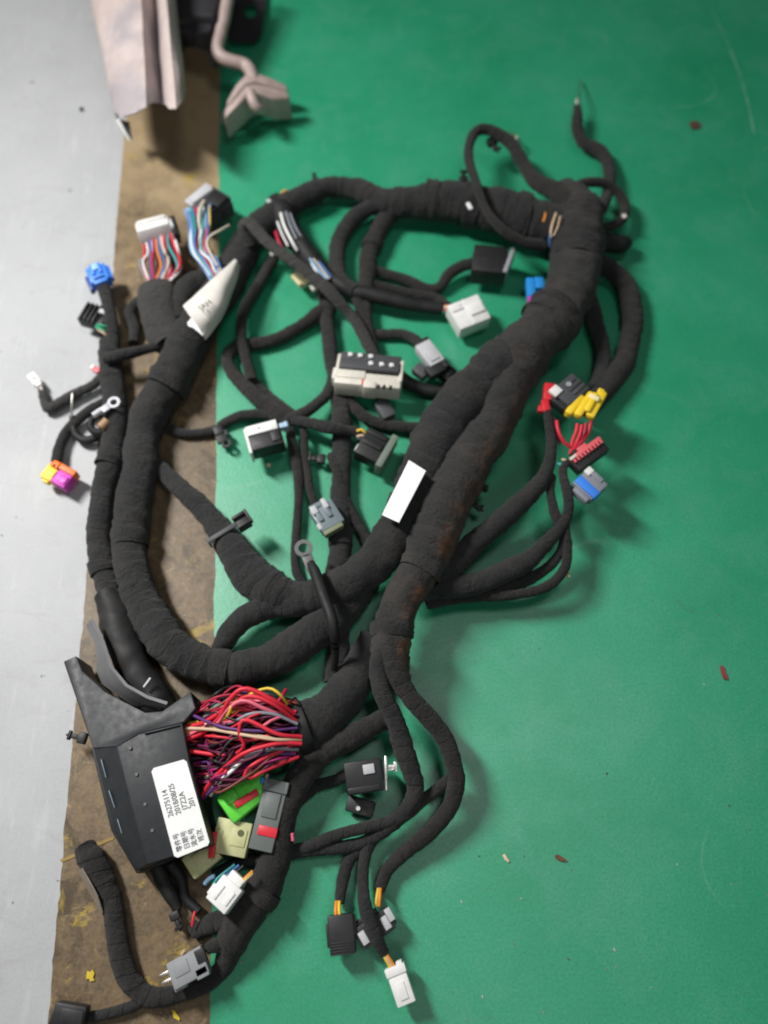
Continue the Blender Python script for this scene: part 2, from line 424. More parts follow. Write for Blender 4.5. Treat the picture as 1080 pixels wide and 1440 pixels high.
m, nt, bs = nm('green_floor_paint'); co = coord(nt)
c = mix(nt, ramp(nt, noise_n(nt, co, 5, 5, 0.6), [(0.3, 0), (0.7, 1)]), (0.009, 0.285, 0.136), (0.036, 0.375, 0.210))
c = mix(nt, ramp(nt, noise_n(nt, co, 16, 6, 0.7, 0.5), [(0.48, 0), (0.78, 0.55)]), c, (0.10, 0.38, 0.26))
c = mix(nt, ramp(nt, noise_n(nt, co, 430, 3, 0.6), [(0.32, 0), (0.72, 0.65)]), c, (0.008, 0.195, 0.082))
c = mix(nt, ramp(nt, noise_n(nt, co, 8.5, 6, 0.72, 1.0), [(0.66, 0), (0.82, 0.7)]), c, (0.06, 0.10, 0.055))
c = mix(nt, ramp(nt, noise_n(nt, co, 48, 4, 0.7), [(0.70, 0), (0.76, 0.6)]), c, (0.11, 0.06, 0.035))
c = mix(nt, ramp(nt, noise_n(nt, coord(nt, 'Object', (30, 3, 1)), 2.5, 5, 0.75, 1.2), [(0.70, 0), (0.80, 0.16)]), c, (0.16, 0.42, 0.30))
c = mix(nt, ramp(nt, noise_n(nt, co, 130, 5, 0.75, 0.4), [(0.60, 0), (0.72, 0.45)]), c, (0.008, 0.17, 0.085))
c = mix(nt, ramp(nt, noise_n(nt, co, 170, 4, 0.7, 0.4), [(0.68, 0), (0.76, 0.5)]), c, (0.12, 0.40, 0.28))
ln = math_n(nt, 'ABSOLUTE', math_n(nt, 'SUBTRACT', noise_n(nt, co, 3.3, 1, 0.4), 0.54))
scr = math_n(nt, 'MULTIPLY', ramp(nt, ln, [(0.0, 0.7), (0.0022, 0.0)]), ramp(nt, noise_n(nt, co, 7, 4, 0.7), [(0.52, 0), (0.66, 0.38)]))
ln2 = math_n(nt, 'ABSOLUTE', math_n(nt, 'SUBTRACT', noise_n(nt, coord(nt, 'Object', (1.0, 2.2, 1)), 4.7, 1, 0.4), 0.42))
scr = math_n(nt, 'MAXIMUM', scr, math_n(nt, 'MULTIPLY', ramp(nt, ln2, [(0.0, 0.6), (0.0024, 0.0)]), ramp(nt, noise_n(nt, co, 9, 4, 0.7), [(0.58, 0), (0.70, 0.30)])))
def arc(p, q, r_, half):
    (ax, ay, _), (bx, by, _), (cx, cy, _) = W(*p), W(*q), W(*r_)
    d = 2 * (ax * (by - cy) + bx * (cy - ay) + cx * (ay - by))
    ux = ((ax**2 + ay**2) * (by - cy) + (bx**2 + by**2) * (cy - ay) + (cx**2 + cy**2) * (ay - by)) / d
    uy = ((ax**2 + ay**2) * (cx - bx) + (bx**2 + by**2) * (ax - cx) + (cx**2 + cy**2) * (bx - ax)) / d
    rad = math.hypot(ax - ux, ay - uy)
    n = nt.nodes.new('ShaderNodeVectorMath'); n.operation = 'DISTANCE'; nt.links.new(co, n.inputs[0]); n.inputs[1].default_value = (ux, uy, 0)
    return ramp(nt, math_n(nt, 'DIVIDE', math_n(nt, 'ABSOLUTE', math_n(nt, 'SUBTRACT', n.outputs['Value'], rad)), half), [(0.3, 0.75), (1.0, 0.0)])
gate = ramp(nt, noise_n(nt, co, 18, 5, 0.7), [(0.42, 0), (0.6, 1)])
nv = nt.nodes.new('ShaderNodeVectorMath'); nv.operation = 'DISTANCE'; nt.links.new(co, nv.inputs[0]); nv.inputs[1].default_value = tuple(W(1040, 110))
gate = math_n(nt, 'MULTIPLY', gate, ramp(nt, nv.outputs['Value'], [(0.10, 1), (0.16, 0)]))
scr = math_n(nt, 'MAXIMUM', scr, math_n(nt, 'MULTIPLY', arc((995, 5), (1035, 90), (1062, 200), 0.0016), gate))
c = mix(nt, scr, c, (0.26, 0.46, 0.38))
nt.links.new(c, bs.inputs['Base Color'])
rr = nt.nodes.new('ShaderNodeMapRange'); rr.inputs['To Min'].default_value = 0.32; rr.inputs['To Max'].default_value = 0.50
nt.links.new(noise_n(nt, co, 30, 5), rr.inputs['Value']); nt.links.new(rr.outputs[0], bs.inputs['Roughness'])
bs.inputs['Specular IOR Level'].default_value = 0.85
bump(nt, bs, noise_n(nt, co, 240, 4), 0.2, 0.0008); GREEN = m

def edge_line(a, b, n, amp, seed, z):
    out = []
    pa, pb = W(*a, z), W(*b, z)
    for i in range(n + 1):
        p = pa.lerp(pb, i / n); j = noise.noise(Vector((i * 0.23, seed, 0))) + 0.6 * noise.noise(Vector((i * 0.9, seed, 3)))
        out.append(p + Vector((j * amp, 0, 0)))
    return out
EL = edge_line((67, 1436), (170, 240), 150, 0.0021, 3.1, 0); dl = (EL[-1] - EL[0]).normalized()
ER = edge_line((296, 1440), (308, 200), 150, 0.0017, 9.7, 0); dr = (ER[-1] - ER[0]).normalized()
big = 5.0
el = [EL[0] - dl * big] + EL + [EL[-1] + dl * big]; er = [ER[0] - dr * big] + ER + [ER[-1] + dr * big]
floor_sheet('floor', [Vector((-6, -6, 0)), Vector((6, -6, 0)), Vector((6, 6, 0)), Vector((-6, 6, 0))], -0.0030, 0.05, CONCRETE)
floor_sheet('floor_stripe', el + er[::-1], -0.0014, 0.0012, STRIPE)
floor_sheet('green_floor', er + [Vector((6, er[-1].y, 0)), Vector((6, er[0].y, 0))], 0.0, 0.0026, GREEN)

# ------------------------------------------------------------------ the wiring harness
H = thing('wiring_harness', 'tangled black taped vehicle wiring harness with coloured connectors across the green floor', 'wiring harness')

# --- thick trunks
cable('trunk', [(792, 262, 17, 34), (802, 280, 28, 24), (812, 303, 35, 16), (814, 330, 38, 12), (811, 360, 37, 12), (800, 408, 38, 16), (774, 455, 41, 18), (742, 487, 42, 20), (722, 520, 42, 22),
                (704, 565, 36, 26), (690, 605, 34, 30), (664, 642, 35, 34), (644, 680, 37, 36), (625, 716, 38, 38), (610, 755, 37, 38), (592, 800, 33, 36),
                (567, 840, 29, 36), (554, 872, 30, 38), (550, 905, 30, 40), (553, 940, 26, 40), (560, 968, 20, 38)], TAPE_RUST, H, seg=28, pitch=0.016, lump=0.1, step=0.0022)
cable('trunk', [(752, 470, 32, 20), (716, 506, 40, 22), (678, 540, 40, 25), (648, 570, 38, 27), (622, 604, 37, 29), (604, 645, 36, 30), (586, 690, 35, 29), (562, 740, 33, 26),
                (528, 790, 31, 24), (492, 820, 31, 18), (455, 834, 27, 14), (418, 845, 23, 12), (385, 852, 20, 12), (352, 866, 19, 16), (326, 888, 17, 16), (311, 912, 15, 6), (303, 935, 13, 0)],
      TAPE, H, seg=26, pitch=0.016, lump=0.1, step=0.0022)
cable('trunk', [(535, 285, 17, 14), (570, 285, 24, 12), (605, 283, 27, 10), (634, 285, 29, 9), (665, 290, 31, 9), (700, 297, 33, 8), (740, 308, 34, 9), (775, 316, 32, 12), (806, 325, 28, 18)],
      TAPE, H, seg=26, pitch=0.017, lump=0.1, step=0.0022)
cable('trunk', [(346, 338, 20, 4), (336, 362, 24, 2), (318, 398, 27, 2), (296, 432, 28, 2), (274, 463, 29, 2), (256, 497, 30, 2), (238, 535, 29, 2), (216, 573, 27, 2), (201, 612, 25, 2), (195, 666, 28, 2),
                (184, 720, 26, 2), (182, 765, 25, 2), (187, 800, 27, 2), (199, 840, 27, 3), (219, 882, 28, 6), (251, 915, 28, 8), (292, 936, 27, 8), (332, 941, 27, 8), (382, 928, 28, 8),
                (422, 905, 28, 8), (455, 880, 28, 8), (485, 850, 27, 6), (515, 815, 24, 4)], TAPE, H, seg=26, pitch=0.016, lump=0.08, step=0.0022)
cable('trunk', [(530, 900, 27, 6), (512, 935, 29, 6), (486, 975, 32, 5), (462, 1003, 34, 4), (440, 1017, 38, 3), (414, 1026, 42, 2)], TAPE, H, seg=26, pitch=0.015, lump=0.07, step=0.0022)
# --- outer left run beside the long trunk
cable('branch', [(194, 944, 20, 8), (178, 905, 22, 6), (163, 870, 20, 3), (152, 830, 18, 1), (142, 790, 17, 0), (139, 745, 17, 0), (144, 700, 18, 0), (152, 660, 18, 0), (161, 615, 18, 0), (163, 575, 18, 0), (158, 536, 18, 0), (155, 505, 17, 1), (152, 480, 13, 4)],
      TAPE, H, seg=22, pitch=0.014, lump=0.08)
cable('branch', [(157, 500, 11, 8), (159, 478, 10, 12), (156, 450, 10, 16), (151, 425, 10, 18), (146, 405, 10, 18)], TAPE, H)
cable('branch', [(150, 510, 11, 8), (152, 490, 10, 4), (156, 472, 8, 2), (152, 455, 7, 2)], TAPE, H, seg=14)
cable('branch', [(148, 504, 9, 26), (165, 499, 9, 30), (185, 495, 9, 28), (208, 490, 8, 22), (228, 484, 8, 16), (245, 474, 8, 10)], TAPE, H, seg=14)
cable('branch', [(188, 482, 8, 0), (189, 462, 9, 0), (183, 440, 9, 0), (196, 425, 9, 2), (212, 424, 9, 4)], TAPE, H, seg=14)
# small leads over the grey floor
cable('branch', [(146, 528, 8, 4), (128, 543, 7, 2), (108, 553, 7, 2), (88, 564, 8, 1), (68, 575, 8, 0), (62, 560, 7, 1), (58, 548, 5, 3)], TAPE_GREY, H, seg=14)
cable('branch', [(147, 566, 8, 6), (128, 577, 8, 4), (108, 592, 8, 2), (92, 608, 8, 1), (83, 628, 8, 2), (79, 650, 8, 4)], TAPE, H, seg=14)
cable('branch', [(152, 600, 7, 4), (140, 612, 7, 2), (122, 619, 7, 2), (108, 613, 6, 3), (103, 600, 5, 5), (101, 585, 4, 8)], VINYL, H, seg=12, tape=False, lump=0.03)
cable('branch', [(157, 600, 7, 6), (143, 608, 7, 10), (129, 604, 6, 14), (128, 592, 5, 18), (138, 583, 5, 20), (150, 574, 4, 22)], VINYL, H, seg=12, tape=False, lump=0.03)
# --- branch with the strap clip
cable('branch', [(190, 636, 12, 0), (228, 664, 13, 4), (254, 687, 14, 8), (279, 711, 17, 10), (308, 743, 19, 10), (330, 773, 25, 8), (352, 805, 30, 6), (378, 828, 31, 6), (412, 838, 26, 10), (450, 838, 20, 12)], TAPE, H, seg=22, pitch=0.014, lump=0.09)
# --- top arc and its companions
cable('branch', [(350, 338, 22, 3), (370, 316, 23, 4), (398, 292, 19, 8), (432, 275, 17, 10), (465, 263, 16, 10), (494, 264, 16, 10), (520, 274, 16, 12), (548, 283, 17, 14), (585, 284, 17, 16)], TAPE, H, seg=22, pitch=0.014)
cable('branch', [(580, 278, 14, 18), (548, 285, 13, 16), (524, 290, 13, 12), (502, 303, 13, 9), (485, 324, 13, 7), (474, 350, 13, 6), (473, 374, 13, 8), (482, 396, 12, 14), (500, 410, 11, 18)], TAPE, H, seg=18)
cable('branch', [(590, 292, 15, 18), (560, 295, 14, 12), (540, 312, 14, 6), (527, 337, 14, 4), (518, 362, 14, 2), (518, 385, 14, 2), (514, 412, 12, 4), (512, 440, 11, 6), (518, 470, 9, 8)], TAPE_BROWN, H, seg=18)
cable('branch', [(388, 284, 15, 12), (396, 300, 19, 12), (410, 328, 18, 12), (432, 358, 15, 12), (456, 385, 13, 12), (480, 402, 12, 14), (502, 411, 11, 16), (522, 414, 11, 16), (558, 424, 11, 14), (596, 431, 10, 10), (622, 434, 9, 8)], VINYL, H, seg=18, tape=False, lump=0.09)
cable('branch', [(352, 345, 8, 34), (341, 318, 8, 52), (349, 311, 9, 58), (362, 324, 9, 58), (378, 341, 9, 56), (418, 371, 10, 52), (457, 404, 10, 44), (476, 424, 10, 36), (492, 441, 9, 28), (508, 464, 9, 22), (520, 486, 9, 18), (530, 508, 9, 12)], TAPE_GREY, H, flat=0.55)
cable('branch', [(500, 405, 9, 14), (504, 425, 9, 12), (512, 450, 9, 10), (522, 480, 9, 8), (528, 506, 8, 6)], TAPE_BROWN, H, seg=14)
cable('branch', [(514, 374, 8, 8), (536, 382, 8, 4), (567, 392, 8, 2), (600, 406, 8, 2), (618, 404, 8, 4), (630, 388, 9, 8), (648, 375, 9, 12), (670, 369, 8, 16)], TAPE_BROWN, H, seg=14)
cable('branch', [(514, 395, 9, 6), (536, 404, 8, 2), (575, 412, 7, 0), (612, 420, 7, 2), (632, 432, 7, 8)], TAPE_BROWN, H, seg=14)
# --- loops in the middle left
cable('branch', [(386, 362, 9, 6), (369, 392, 9, 6), (350, 423, 9, 10), (341, 450, 8, 14), (340, 475, 8, 16), (346, 505, 8, 14), (354, 535, 9, 12)], TAPE_BROWN, H, seg=16)
cable('branch', [(470, 432, 11, 4), (448, 440, 11, 4), (430, 454, 10, 4), (398, 473, 10, 2), (366, 482, 10, 2), (336, 486, 10, 3), (322, 500, 10, 4), (325, 521, 10, 5), (345, 545, 11, 6), (376, 569, 12, 8), (395, 582, 11, 12), (412, 590, 9, 14)], TAPE_BROWN, H, seg=18)
cable('branch', [(354, 535, 8, 4), (376, 556, 8, 3), (398, 573, 8, 8), (414, 584, 8, 12)], TAPE_BROWN, H, seg=14)
cable('branch', [(308, 600, 7, 2), (322, 592, 8, 2), (342, 585, 8, 4), (376, 582, 8, 8), (402, 589, 8, 14), (440, 595, 9, 24), (465, 602, 9, 28), (497, 606, 8, 24), (508, 612, 7, 22)], TAPE, H, seg=14)
cable('branch', [(228, 598, 7, 0), (256, 609, 7, 0), (284, 609, 7, 0), (304, 604, 7, 2)], TAPE, H, seg=12)
cable('branch', [(404, 590, 8, 18), (434, 577, 9, 18), (456, 560, 9, 14), (466, 542, 9, 12), (470, 525, 9, 12)], TAPE, H, seg=16)
cable('branch', [(456, 405, 12, 2), (459, 428, 12, 2), (463, 472, 11, 2), (466, 505, 11, 2), (474, 545, 13, 2), (479, 576, 15, 2), (481, 633, 15, 2), (481, 680, 15, 2), (479, 740, 16, 2), (477, 790, 18, 0), (474, 850, 20, 0), (473, 915, 18, 0), (470, 960, 16, 0)], TAPE, H, seg=20, pitch=0.013)
cable('branch', [(408, 602, 8, 12), (411, 626, 8, 10), (419, 664, 8, 8), (420, 700, 7, 6), (418, 740, 7, 4), (414, 775, 7, 3), (416, 802, 7, 4), (428, 826, 7, 6)], TAPE_BROWN, H, seg=14)
cable('branch', [(424, 594, 6, 14), (428, 612, 6, 14), (430, 650, 6, 10), (434, 682, 6, 8), (442, 708, 6, 8), (448, 720, 6, 10)], TAPE_BROWN, H, seg=12)
cable('branch', [(466, 640, 8, 10), (474, 665, 8, 14), (484, 700, 9, 10), (500, 732, 9, 4), (514, 755, 9, 2), (522, 775, 9, 2)], TAPE_BROWN, H, seg=14)
cable('branch', [(488, 560, 10, 6), (503, 578, 9, 6), (525, 592, 9, 4), (556, 600, 9, 4), (588, 602, 9, 6), (615, 602, 9, 10)], TAPE_BROWN, H, seg=14)
cable('branch', [(512, 474, 8, 4), (530, 471, 8, 2), (546, 470, 8, 2), (566, 470, 8, 4), (584, 478, 8, 8), (595, 490, 8, 12)], TAPE, H, seg=14)
cable('branch', [(560, 530, 12, 4), (580, 543, 11, 2), (605, 550, 10, 2), (626, 546, 10, 2), (632, 530, 10, 4), (622, 520, 9, 6)], VINYL, H, seg=14, tape=False)
# ring terminal lead over the trunks
cable('branch', [(437, 792, 6, 58), (443, 804, 8, 62), (453, 832, 9, 70), (464, 866, 9, 76), (470, 892, 8, 70), (472, 915, 6, 52), (470, 940, 6, 30)], VINYL, H, seg=12, tape=False, lump=0.03)
# --- top right tangle
cable('branch', [(800, 285, 17, 44), (782, 270, 15, 46), (757, 256, 12, 42), (737, 231, 10, 38), (720, 204, 10, 38), (700, 190, 9, 42), (680, 182, 8, 46), (665, 190, 7, 50), (660, 216, 7, 56), (667, 252, 7, 66), (683, 294, 7, 68), (704, 320, 8, 66), (733, 338, 8, 56), (764, 346, 9, 44)], TAPE_BROWN, H, seg=16)
cable('branch', [(812, 150, 6, 20), (812, 168, 9, 14), (813, 186, 9, 10), (820, 201, 9, 8), (838, 209, 10, 6), (850, 222, 9, 6), (857, 245, 9, 10), (856, 268, 8, 20), (848, 290, 9, 30), (838, 302, 9, 34)], TAPE, H, seg=16)
cable('branch', [(800, 266, 7, 46), (822, 258, 7, 40), (848, 258, 7, 34), (868, 269, 7, 26), (879, 288, 7, 20), (876, 307, 7, 20), (858, 318, 7, 24), (842, 320, 7, 30)], TAPE_BROWN, H, seg=14)
cable('branch', [(838, 335, 16, 18), (855, 342, 16, 14), (872, 344, 14, 10), (882, 340, 10, 10)], VINYL, H, seg=16, tape=False, lump=0.2)
cable('branch', [(838, 365, 13, 24), (862, 380, 14, 10), (880, 406, 15, 2), (889, 440, 16, 0), (887, 478, 16, 0), (878, 511, 17, 0), (860, 536, 18, 2), (842, 556, 16, 6), (825, 580, 12, 14)], TAPE_BROWN, H, seg=20, pitch=0.013)
cable('branch', [(824, 400, 12, 20), (832, 430, 13, 8), (841, 462, 13, 4), (848, 495, 12, 4), (846, 525, 12, 6), (836, 548, 11, 10)], TAPE, H, seg=18)
# --- right-hand branches from the trunk end
cable('branch', [(596, 800, 20, 38), (632, 797, 19, 34), (680, 752, 18, 34), (720, 719, 17, 38), (750, 690, 14, 44), (768, 662, 10, 50), (774, 630, 8, 54), (772, 600, 7, 56), (770, 580, 7, 58)], TAPE, H, seg=20, pitch=0.013)
cable('branch', [(590, 830, 18, 30), (632, 826, 17, 28), (680, 817, 17, 28), (726, 798, 16, 32), (763, 769, 12, 38), (788, 741, 9, 44), (799, 716, 8, 48), (798, 691, 8, 52), (791, 666, 7, 54), (796, 652, 6, 56), (808, 646, 5, 56)], TAPE, H, seg=18)
cable('branch', [(600, 846, 12, 22), (660, 838, 10, 22), (725, 836, 8, 26), (768, 826, 8, 30), (793, 800, 8, 34), (798, 768, 7, 38), (795, 742, 7, 42), (800, 720, 7, 44)], TAPE_BROWN, H, seg=14)
cable('branch', [(720, 720, 9, 36), (752, 686, 10, 40), (772, 668, 9, 44), (774, 690, 7, 46), (780, 722, 8, 44), (790, 742, 8, 42)], TAPE_BROWN, H, seg=14)
cable('branch', [(650, 828, 12, 18), (690, 828, 12, 18), (735, 817, 10, 22), (770, 797, 8, 28), (789, 770, 7, 34), (792, 745, 6, 40)], TAPE, H, seg=14)
# --- bottom branches
cable('branch', [(545, 900, 14, 58), (530, 935, 13, 58), (535, 972, 14, 56), (555, 1012, 14, 46), (569, 1050, 15, 36), (579, 1082, 15, 28), (583, 1112, 14, 22), (570, 1142, 12, 18), (544, 1165, 11, 14), (515, 1182, 10, 10), (488, 1190, 10, 8), (452, 1194, 9, 8), (415, 1200, 9, 8), (388, 1206, 9, 6)], TAPE, H, seg=18)
cable('branch', [(560, 905, 17, 52), (556, 940, 16, 52), (575, 976, 15, 48), (605, 1012, 14, 42), (627, 1046, 14, 34), (638, 1080, 14, 28), (641, 1102, 14, 24), (632, 1137, 13, 18), (602, 1170, 12, 12), (565, 1204, 11, 8), (543, 1228, 10, 6), (534, 1252, 9, 8)], TAPE_BROWN, H, seg=18)
cable('branch', [(636, 1092, 9, 22), (615, 1112, 9, 16), (592, 1128, 9, 14), (565, 1148, 9, 20), (515, 1164, 9, 18), (474, 1175, 9, 14), (432, 1190, 9, 12), (395, 1200, 9, 8)], TAPE, H, seg=14)
cable('branch', [(520, 1186, 10, 6), (500, 1200, 10, 4), (487, 1222, 10, 3), (480, 1246, 9, 4), (477, 1270, 8, 8)], TAPE, H, seg=16)
cable('branch', [(522, 1180, 10, 8), (513, 1208, 9, 10), (511, 1240, 9, 16), (515, 1280, 11, 26), (529, 1318, 11, 24), (540, 1340, 9, 18)], TAPE, H, seg=16)
cable('branch', [(545, 1010, 17, 12), (530, 1017, 17, 14), (500, 1032, 18, 16), (460, 1057, 18, 18), (430, 1087, 20, 18), (412, 1115, 21, 16), (400, 1146, 22, 14), (390, 1196, 23, 12), (374, 1250, 26, 8), (348, 1288, 27, 5), (330, 1318, 23, 3), (320, 1345, 17, 1), (308, 1366, 14, 0), (282, 1384, 13, 0), (240, 1399, 13, 0), (209, 1402, 14, 0),
                 (186, 1382, 15, 0), (172, 1350, 16, 0), (164, 1306, 16, 0), (158, 1268, 16, 0), (144, 1240, 19, 0), (131, 1214, 20, 2), (118, 1190, 16, 4)], TAPE_BROWN, H, seg=22, pitch=0.014, lump=0.09, hollow=True)
cable('branch', [(350, 1288, 20, 4), (325, 1292, 18, 4), (300, 1296, 16, 3), (280, 1310, 12, 1), (270, 1300, 9, 0)], TAPE_BROWN, H, seg=18, lump=0.15)
cable('branch', [(334, 1330, 14, 6), (318, 1330, 12, 12), (300, 1330, 10, 18), (290, 1335, 8, 20)], TAPE, H, seg=14)
cable('branch', [(222, 1398, 9, 0), (190, 1412, 8, 0), (156, 1424, 8, 0), (122, 1432, 8, 0), (104, 1434, 8, 2)], TAPE, H, seg=14)
cable('branch', [(215, 1205, 12, 4), (228, 1232, 12, 3), (240, 1255, 12, 2), (250, 1278, 8, 1)], VINYL, H, seg=14, tape=False, lump=0.12)
cable('branch', [(240, 1215, 9, 6), (256, 1238, 9, 4), (262, 1262, 8, 3), (280, 1282, 8, 4)], VINYL, H, seg=14, tape=False, lump=0.12)
cable('branch', [(405, 1135, 9, 2), (425, 1122, 9, 2), (445, 1105, 9, 2), (470, 1098, 9, 4), (490, 1090, 9, 8)], TAPE, H, seg=14)
cable('branch', [(300, 1230, 8, 4), (330, 1215, 9, 5), (356, 1210, 10, 6), (376, 1220, 12, 8)], VINYL, H, seg=14, tape=False, lump=0.12)

# --- extra turns of tape where branches meet
def wrap(a, b, r, lift, mat=TAPE, grow=1.05):
    mid = ((a[0] + b[0]) / 2, (a[1] + b[1]) / 2)
    cable('tape_wrap', [(a[0], a[1], r * grow, lift), (mid[0], mid[1], r * grow * 1.01, lift), (b[0], b[1], r * grow * 0.99, lift)], mat, H, seg=26, pitch=0.02, lump=0.09, hollow=True, step=0.0018)
wrap((600, 283), (614, 283), 28, 8); wrap((652, 288), (672, 291), 31, 6); wrap((724, 303), (742, 308), 34, 6)
wrap((812, 345), (808, 372), 38, 10, TAPE, 1.04); wrap((783, 440), (768, 460), 41, 14, TAPE_BROWN, 1.04)
wrap((600, 783), (588, 806), 33, 36, TAPE_RUST, 1.0); wrap((240, 530), (231, 548), 29, 0); wrap((183, 745), (182, 768), 26, 0)
wrap((300, 938), (322, 942), 27, 6); wrap((142, 790), (146, 806), 18, 0); wrap((152, 655), (157, 635), 18, 0); wrap((374, 1250), (362, 1268), 26, 6, TAPE_BROWN)
wrap((479, 745), (479, 768), 17, 1); wrap((480, 590), (481, 608), 15, 1); wrap((432, 275), (446, 269), 17, 9); wrap((527, 337), (522, 350), 14, 2, TAPE_BROWN)
wrap((430, 1021), (419, 1025), 41, 1, VINYL, 1.03); wrap((552, 880), (551, 896), 31, 38, TAPE)

# --- exposed wires in the taped gaps of the upper bundle
def gap_wires(rows, parent=H):
    for c, r, p in rows: wire(p, r, c, parent)
gap_wires([('white', 2.2, [(395, 300, 44), (400, 318, 46), (412, 342, 42), (418, 352, 36)]),
           ('grey', 1.8, [(402, 298, 44), (408, 316, 45), (417, 336, 40)]),
           ('white', 1.5, [(390, 312, 43), (397, 330, 44), (405, 346, 40)]),
           ('crimson', 2.6, [(388, 326, 40), (392, 340, 41), (398, 350, 38)]),
           ('grey', 1.6, [(408, 300, 43), (415, 318, 42), (424, 334, 37)]),
           ('paleblue', 1.9, [(436, 364, 36), (446, 378, 37), (460, 392, 35)]),
           ('white', 1.4, [(438, 370, 35), (446, 384, 36), (456, 396, 34)]),
           ('blue', 1.6, [(448, 368, 35), (458, 380, 36), (466, 390, 33)]),
           ('beige', 1.3, [(441, 364, 36), (452, 378, 37), (463, 392, 35)])])
gap_wires([('orange', 2.2, [(396, 272, 30), (403, 268, 34), (408, 274, 30)]), ('orange', 2.0, [(370, 306, 34), (376, 300, 36), (381, 304, 33)])])
gap_wires([('orange', 1.6, [(762, 290, 62), (767, 300, 62), (764, 312, 58)]), ('tan', 2.0, [(782, 300, 68), (776, 318, 67), (774, 334, 60)]),
           ('blue', 1.4, [(776, 322, 66), (772, 338, 58), (774, 348, 50)]), ('tan', 1.4, [(788, 304, 70), (784, 320, 68), (778, 332, 62)])])

# --- small clips, studs and terminals
def clip(label, px, py, dx, dy, z, s=1.0, mat=None):
    fr = frame(px, py, dx, dy, z)
    b = B(); b.box((0, 0, 0), (10 * s, 13 * s, 9 * s), 1.5 * s); b.box((9 * s, 0, 0), (10 * s, 6 * s, 5 * s), 1.2 * s)
    b.box((15 * s, 0, 2 * s), (4 * s, 11 * s, 4 * s), 1 * s, rot=(0, 25, 0)); b.cyl((17 * s, 0, 0), 2.4 * s, 6 * s, rot=(0, 90, 0), r2=1.2 * s)
    return b.make('clip', mat or BLACK, fr, H, label)
clip('small black fir-tree clip on top of the arched branch', 443, 252, -2, -10, 34, 0.6)
clip('black clip standing on the thick top trunk', 652, 254, 0, -10, 44, 1.0)
clip('black clip hanging inside the small top loop', 692, 200, 7, 12, 38, 1.1)
clip('black clip beside the centre cable under the connectors', 452, 646, -10, -1, 14, 1.1)
clip('black clip at the right flank of the trunk', 660, 694, 10, -4, 30, 1.5)
clip('black clip below the trunk elbow', 662, 706, 8, 6, 24, 1.1)
clip('black push clip at the corner of the fuse box', 116, 1038, -9, -2, 22, 1.2)
clip('black push clip on the brown stripe below the fuse box', 246, 1288, 3, 8, 10, 1.1)
fr = frame(310, 612, 5, 12, 14)
b = B(); b.box((-8, 0, 0), (16, 14, 10), 2); b.box((6, 0, 0), (14, 16, 6), 1.5); b.ring((16, 3, 0), 7, 3.5, 4); b.box((0, 9, 0), (10, 5, 6), 1)
b.make('clip', BLACK, fr, H, 'black clip with an eyelet on the edge of the brown stripe')
# strap clip on the conical branch
fr = frame(314, 748, 36, -22, 42)
b = B(); b.box((-2, 0, 0), (48, 7, 3.2), 1.0); b.box((-24, 0, -10), (3, 7, 20), 1.0); o = b.make('cable_tie', DGREY, fr, H)
b = B(); b.box((30, 0, -4), (20, 26, 9), 1.5); b.box((30, 8, 2), (21, 5, 8), 1.2); b.box((30, -8, 2), (21, 5, 8), 1.2); b.box((41, 0, 2), (4, 22, 9), 1.0)
b.make('buckle', BLACK, fr, o)
# cream clips under the strap
fr = frame(424, 392, 10, 10, 20)
b = B(); b.box((0, 0, 0), (26, 20, 8), 2.5); b.box((-12, 5, 0), (14, 9, 7), 2); b.box((6, -9, 3), (12, 6, 8), 2); b.cyl((2, 2, 5), 5, 4); b.make('clip', YCREAM, fr, H, 'cream clip under the grey strap')
fr = frame(441, 405, 5, 6, 34); B().box((0, 0, 0), (11, 8, 7), 2).make('clip', CREAM, fr, H, 'tiny cream tab beside the cream clip')
for x, y, z, mt in ((383, 357, 30, CREAM), (378, 283, 40, LGREY), (660, 290, 70, PAPER), (868, 372, 20, OLIVE), (822, 268, 34, LGREY), (878, 304, 34, CREAM)):
    fr = frame(x, y, 4, 7, z); B().box((0, 0, 0), (13 if x == 660 else 7, 6, 3), 1).make('tape_scrap', mt, fr, H)
# ring terminals
def ring_terminal(label, px, py, dx, dy, z, r, mat, pitch=0):
    fr = frame(px, py, dx, dy, z, pitch=pitch); b = B(); b.ring((0, 0, 0), r, r * 0.55, 2.2)
    b.box((r + r * 0.75, 0, 0), (r * 1.9, r * 1.15, 2.2), 0.6); o = b.make('ring_terminal', mat, fr, H, label)
    c = B(); c.cyl((r * 3.0, 0, 1.0), r * 0.5, r * 1.5, rot=(0, 90, 0)); c.make('crimp', mat, fr, o); return o
ring_terminal('grey ring terminal on the lead crossing the trunks', 427, 771, 7, 17, 58, 13, plastic('dull_metal', (0.10, 0.105, 0.10), 0.45, 0.5, 0.5))
ring_terminal('bright ring terminal over the left trunk', 160, 566, -6, 4, 34, 9, plastic('bright_tin', (0.50, 0.50, 0.54), 0.35, 0.2, 0.6))
wire([(101, 588, 14), (101, 570, 22), (102, 553, 26)], 1.6, None, H, name='bare_wire', mat=STEEL)
wire([(812, 152, 26), (814, 141, 28), (815, 132, 26), (816, 112, 6)], 1.2, None, H, name='bare_wire', mat=STEEL)
wire([(812, 152, 26), (811, 140, 28)], 1.8, 'beige', H)
wire([(728, 200, 20), (725, 192, 18), (718, 184, 8)], 1.3, None, H, name='bare_wire', mat=BRASS)
wire([(724, 202, 22), (727, 192, 20)], 2.0, 'beige', H)

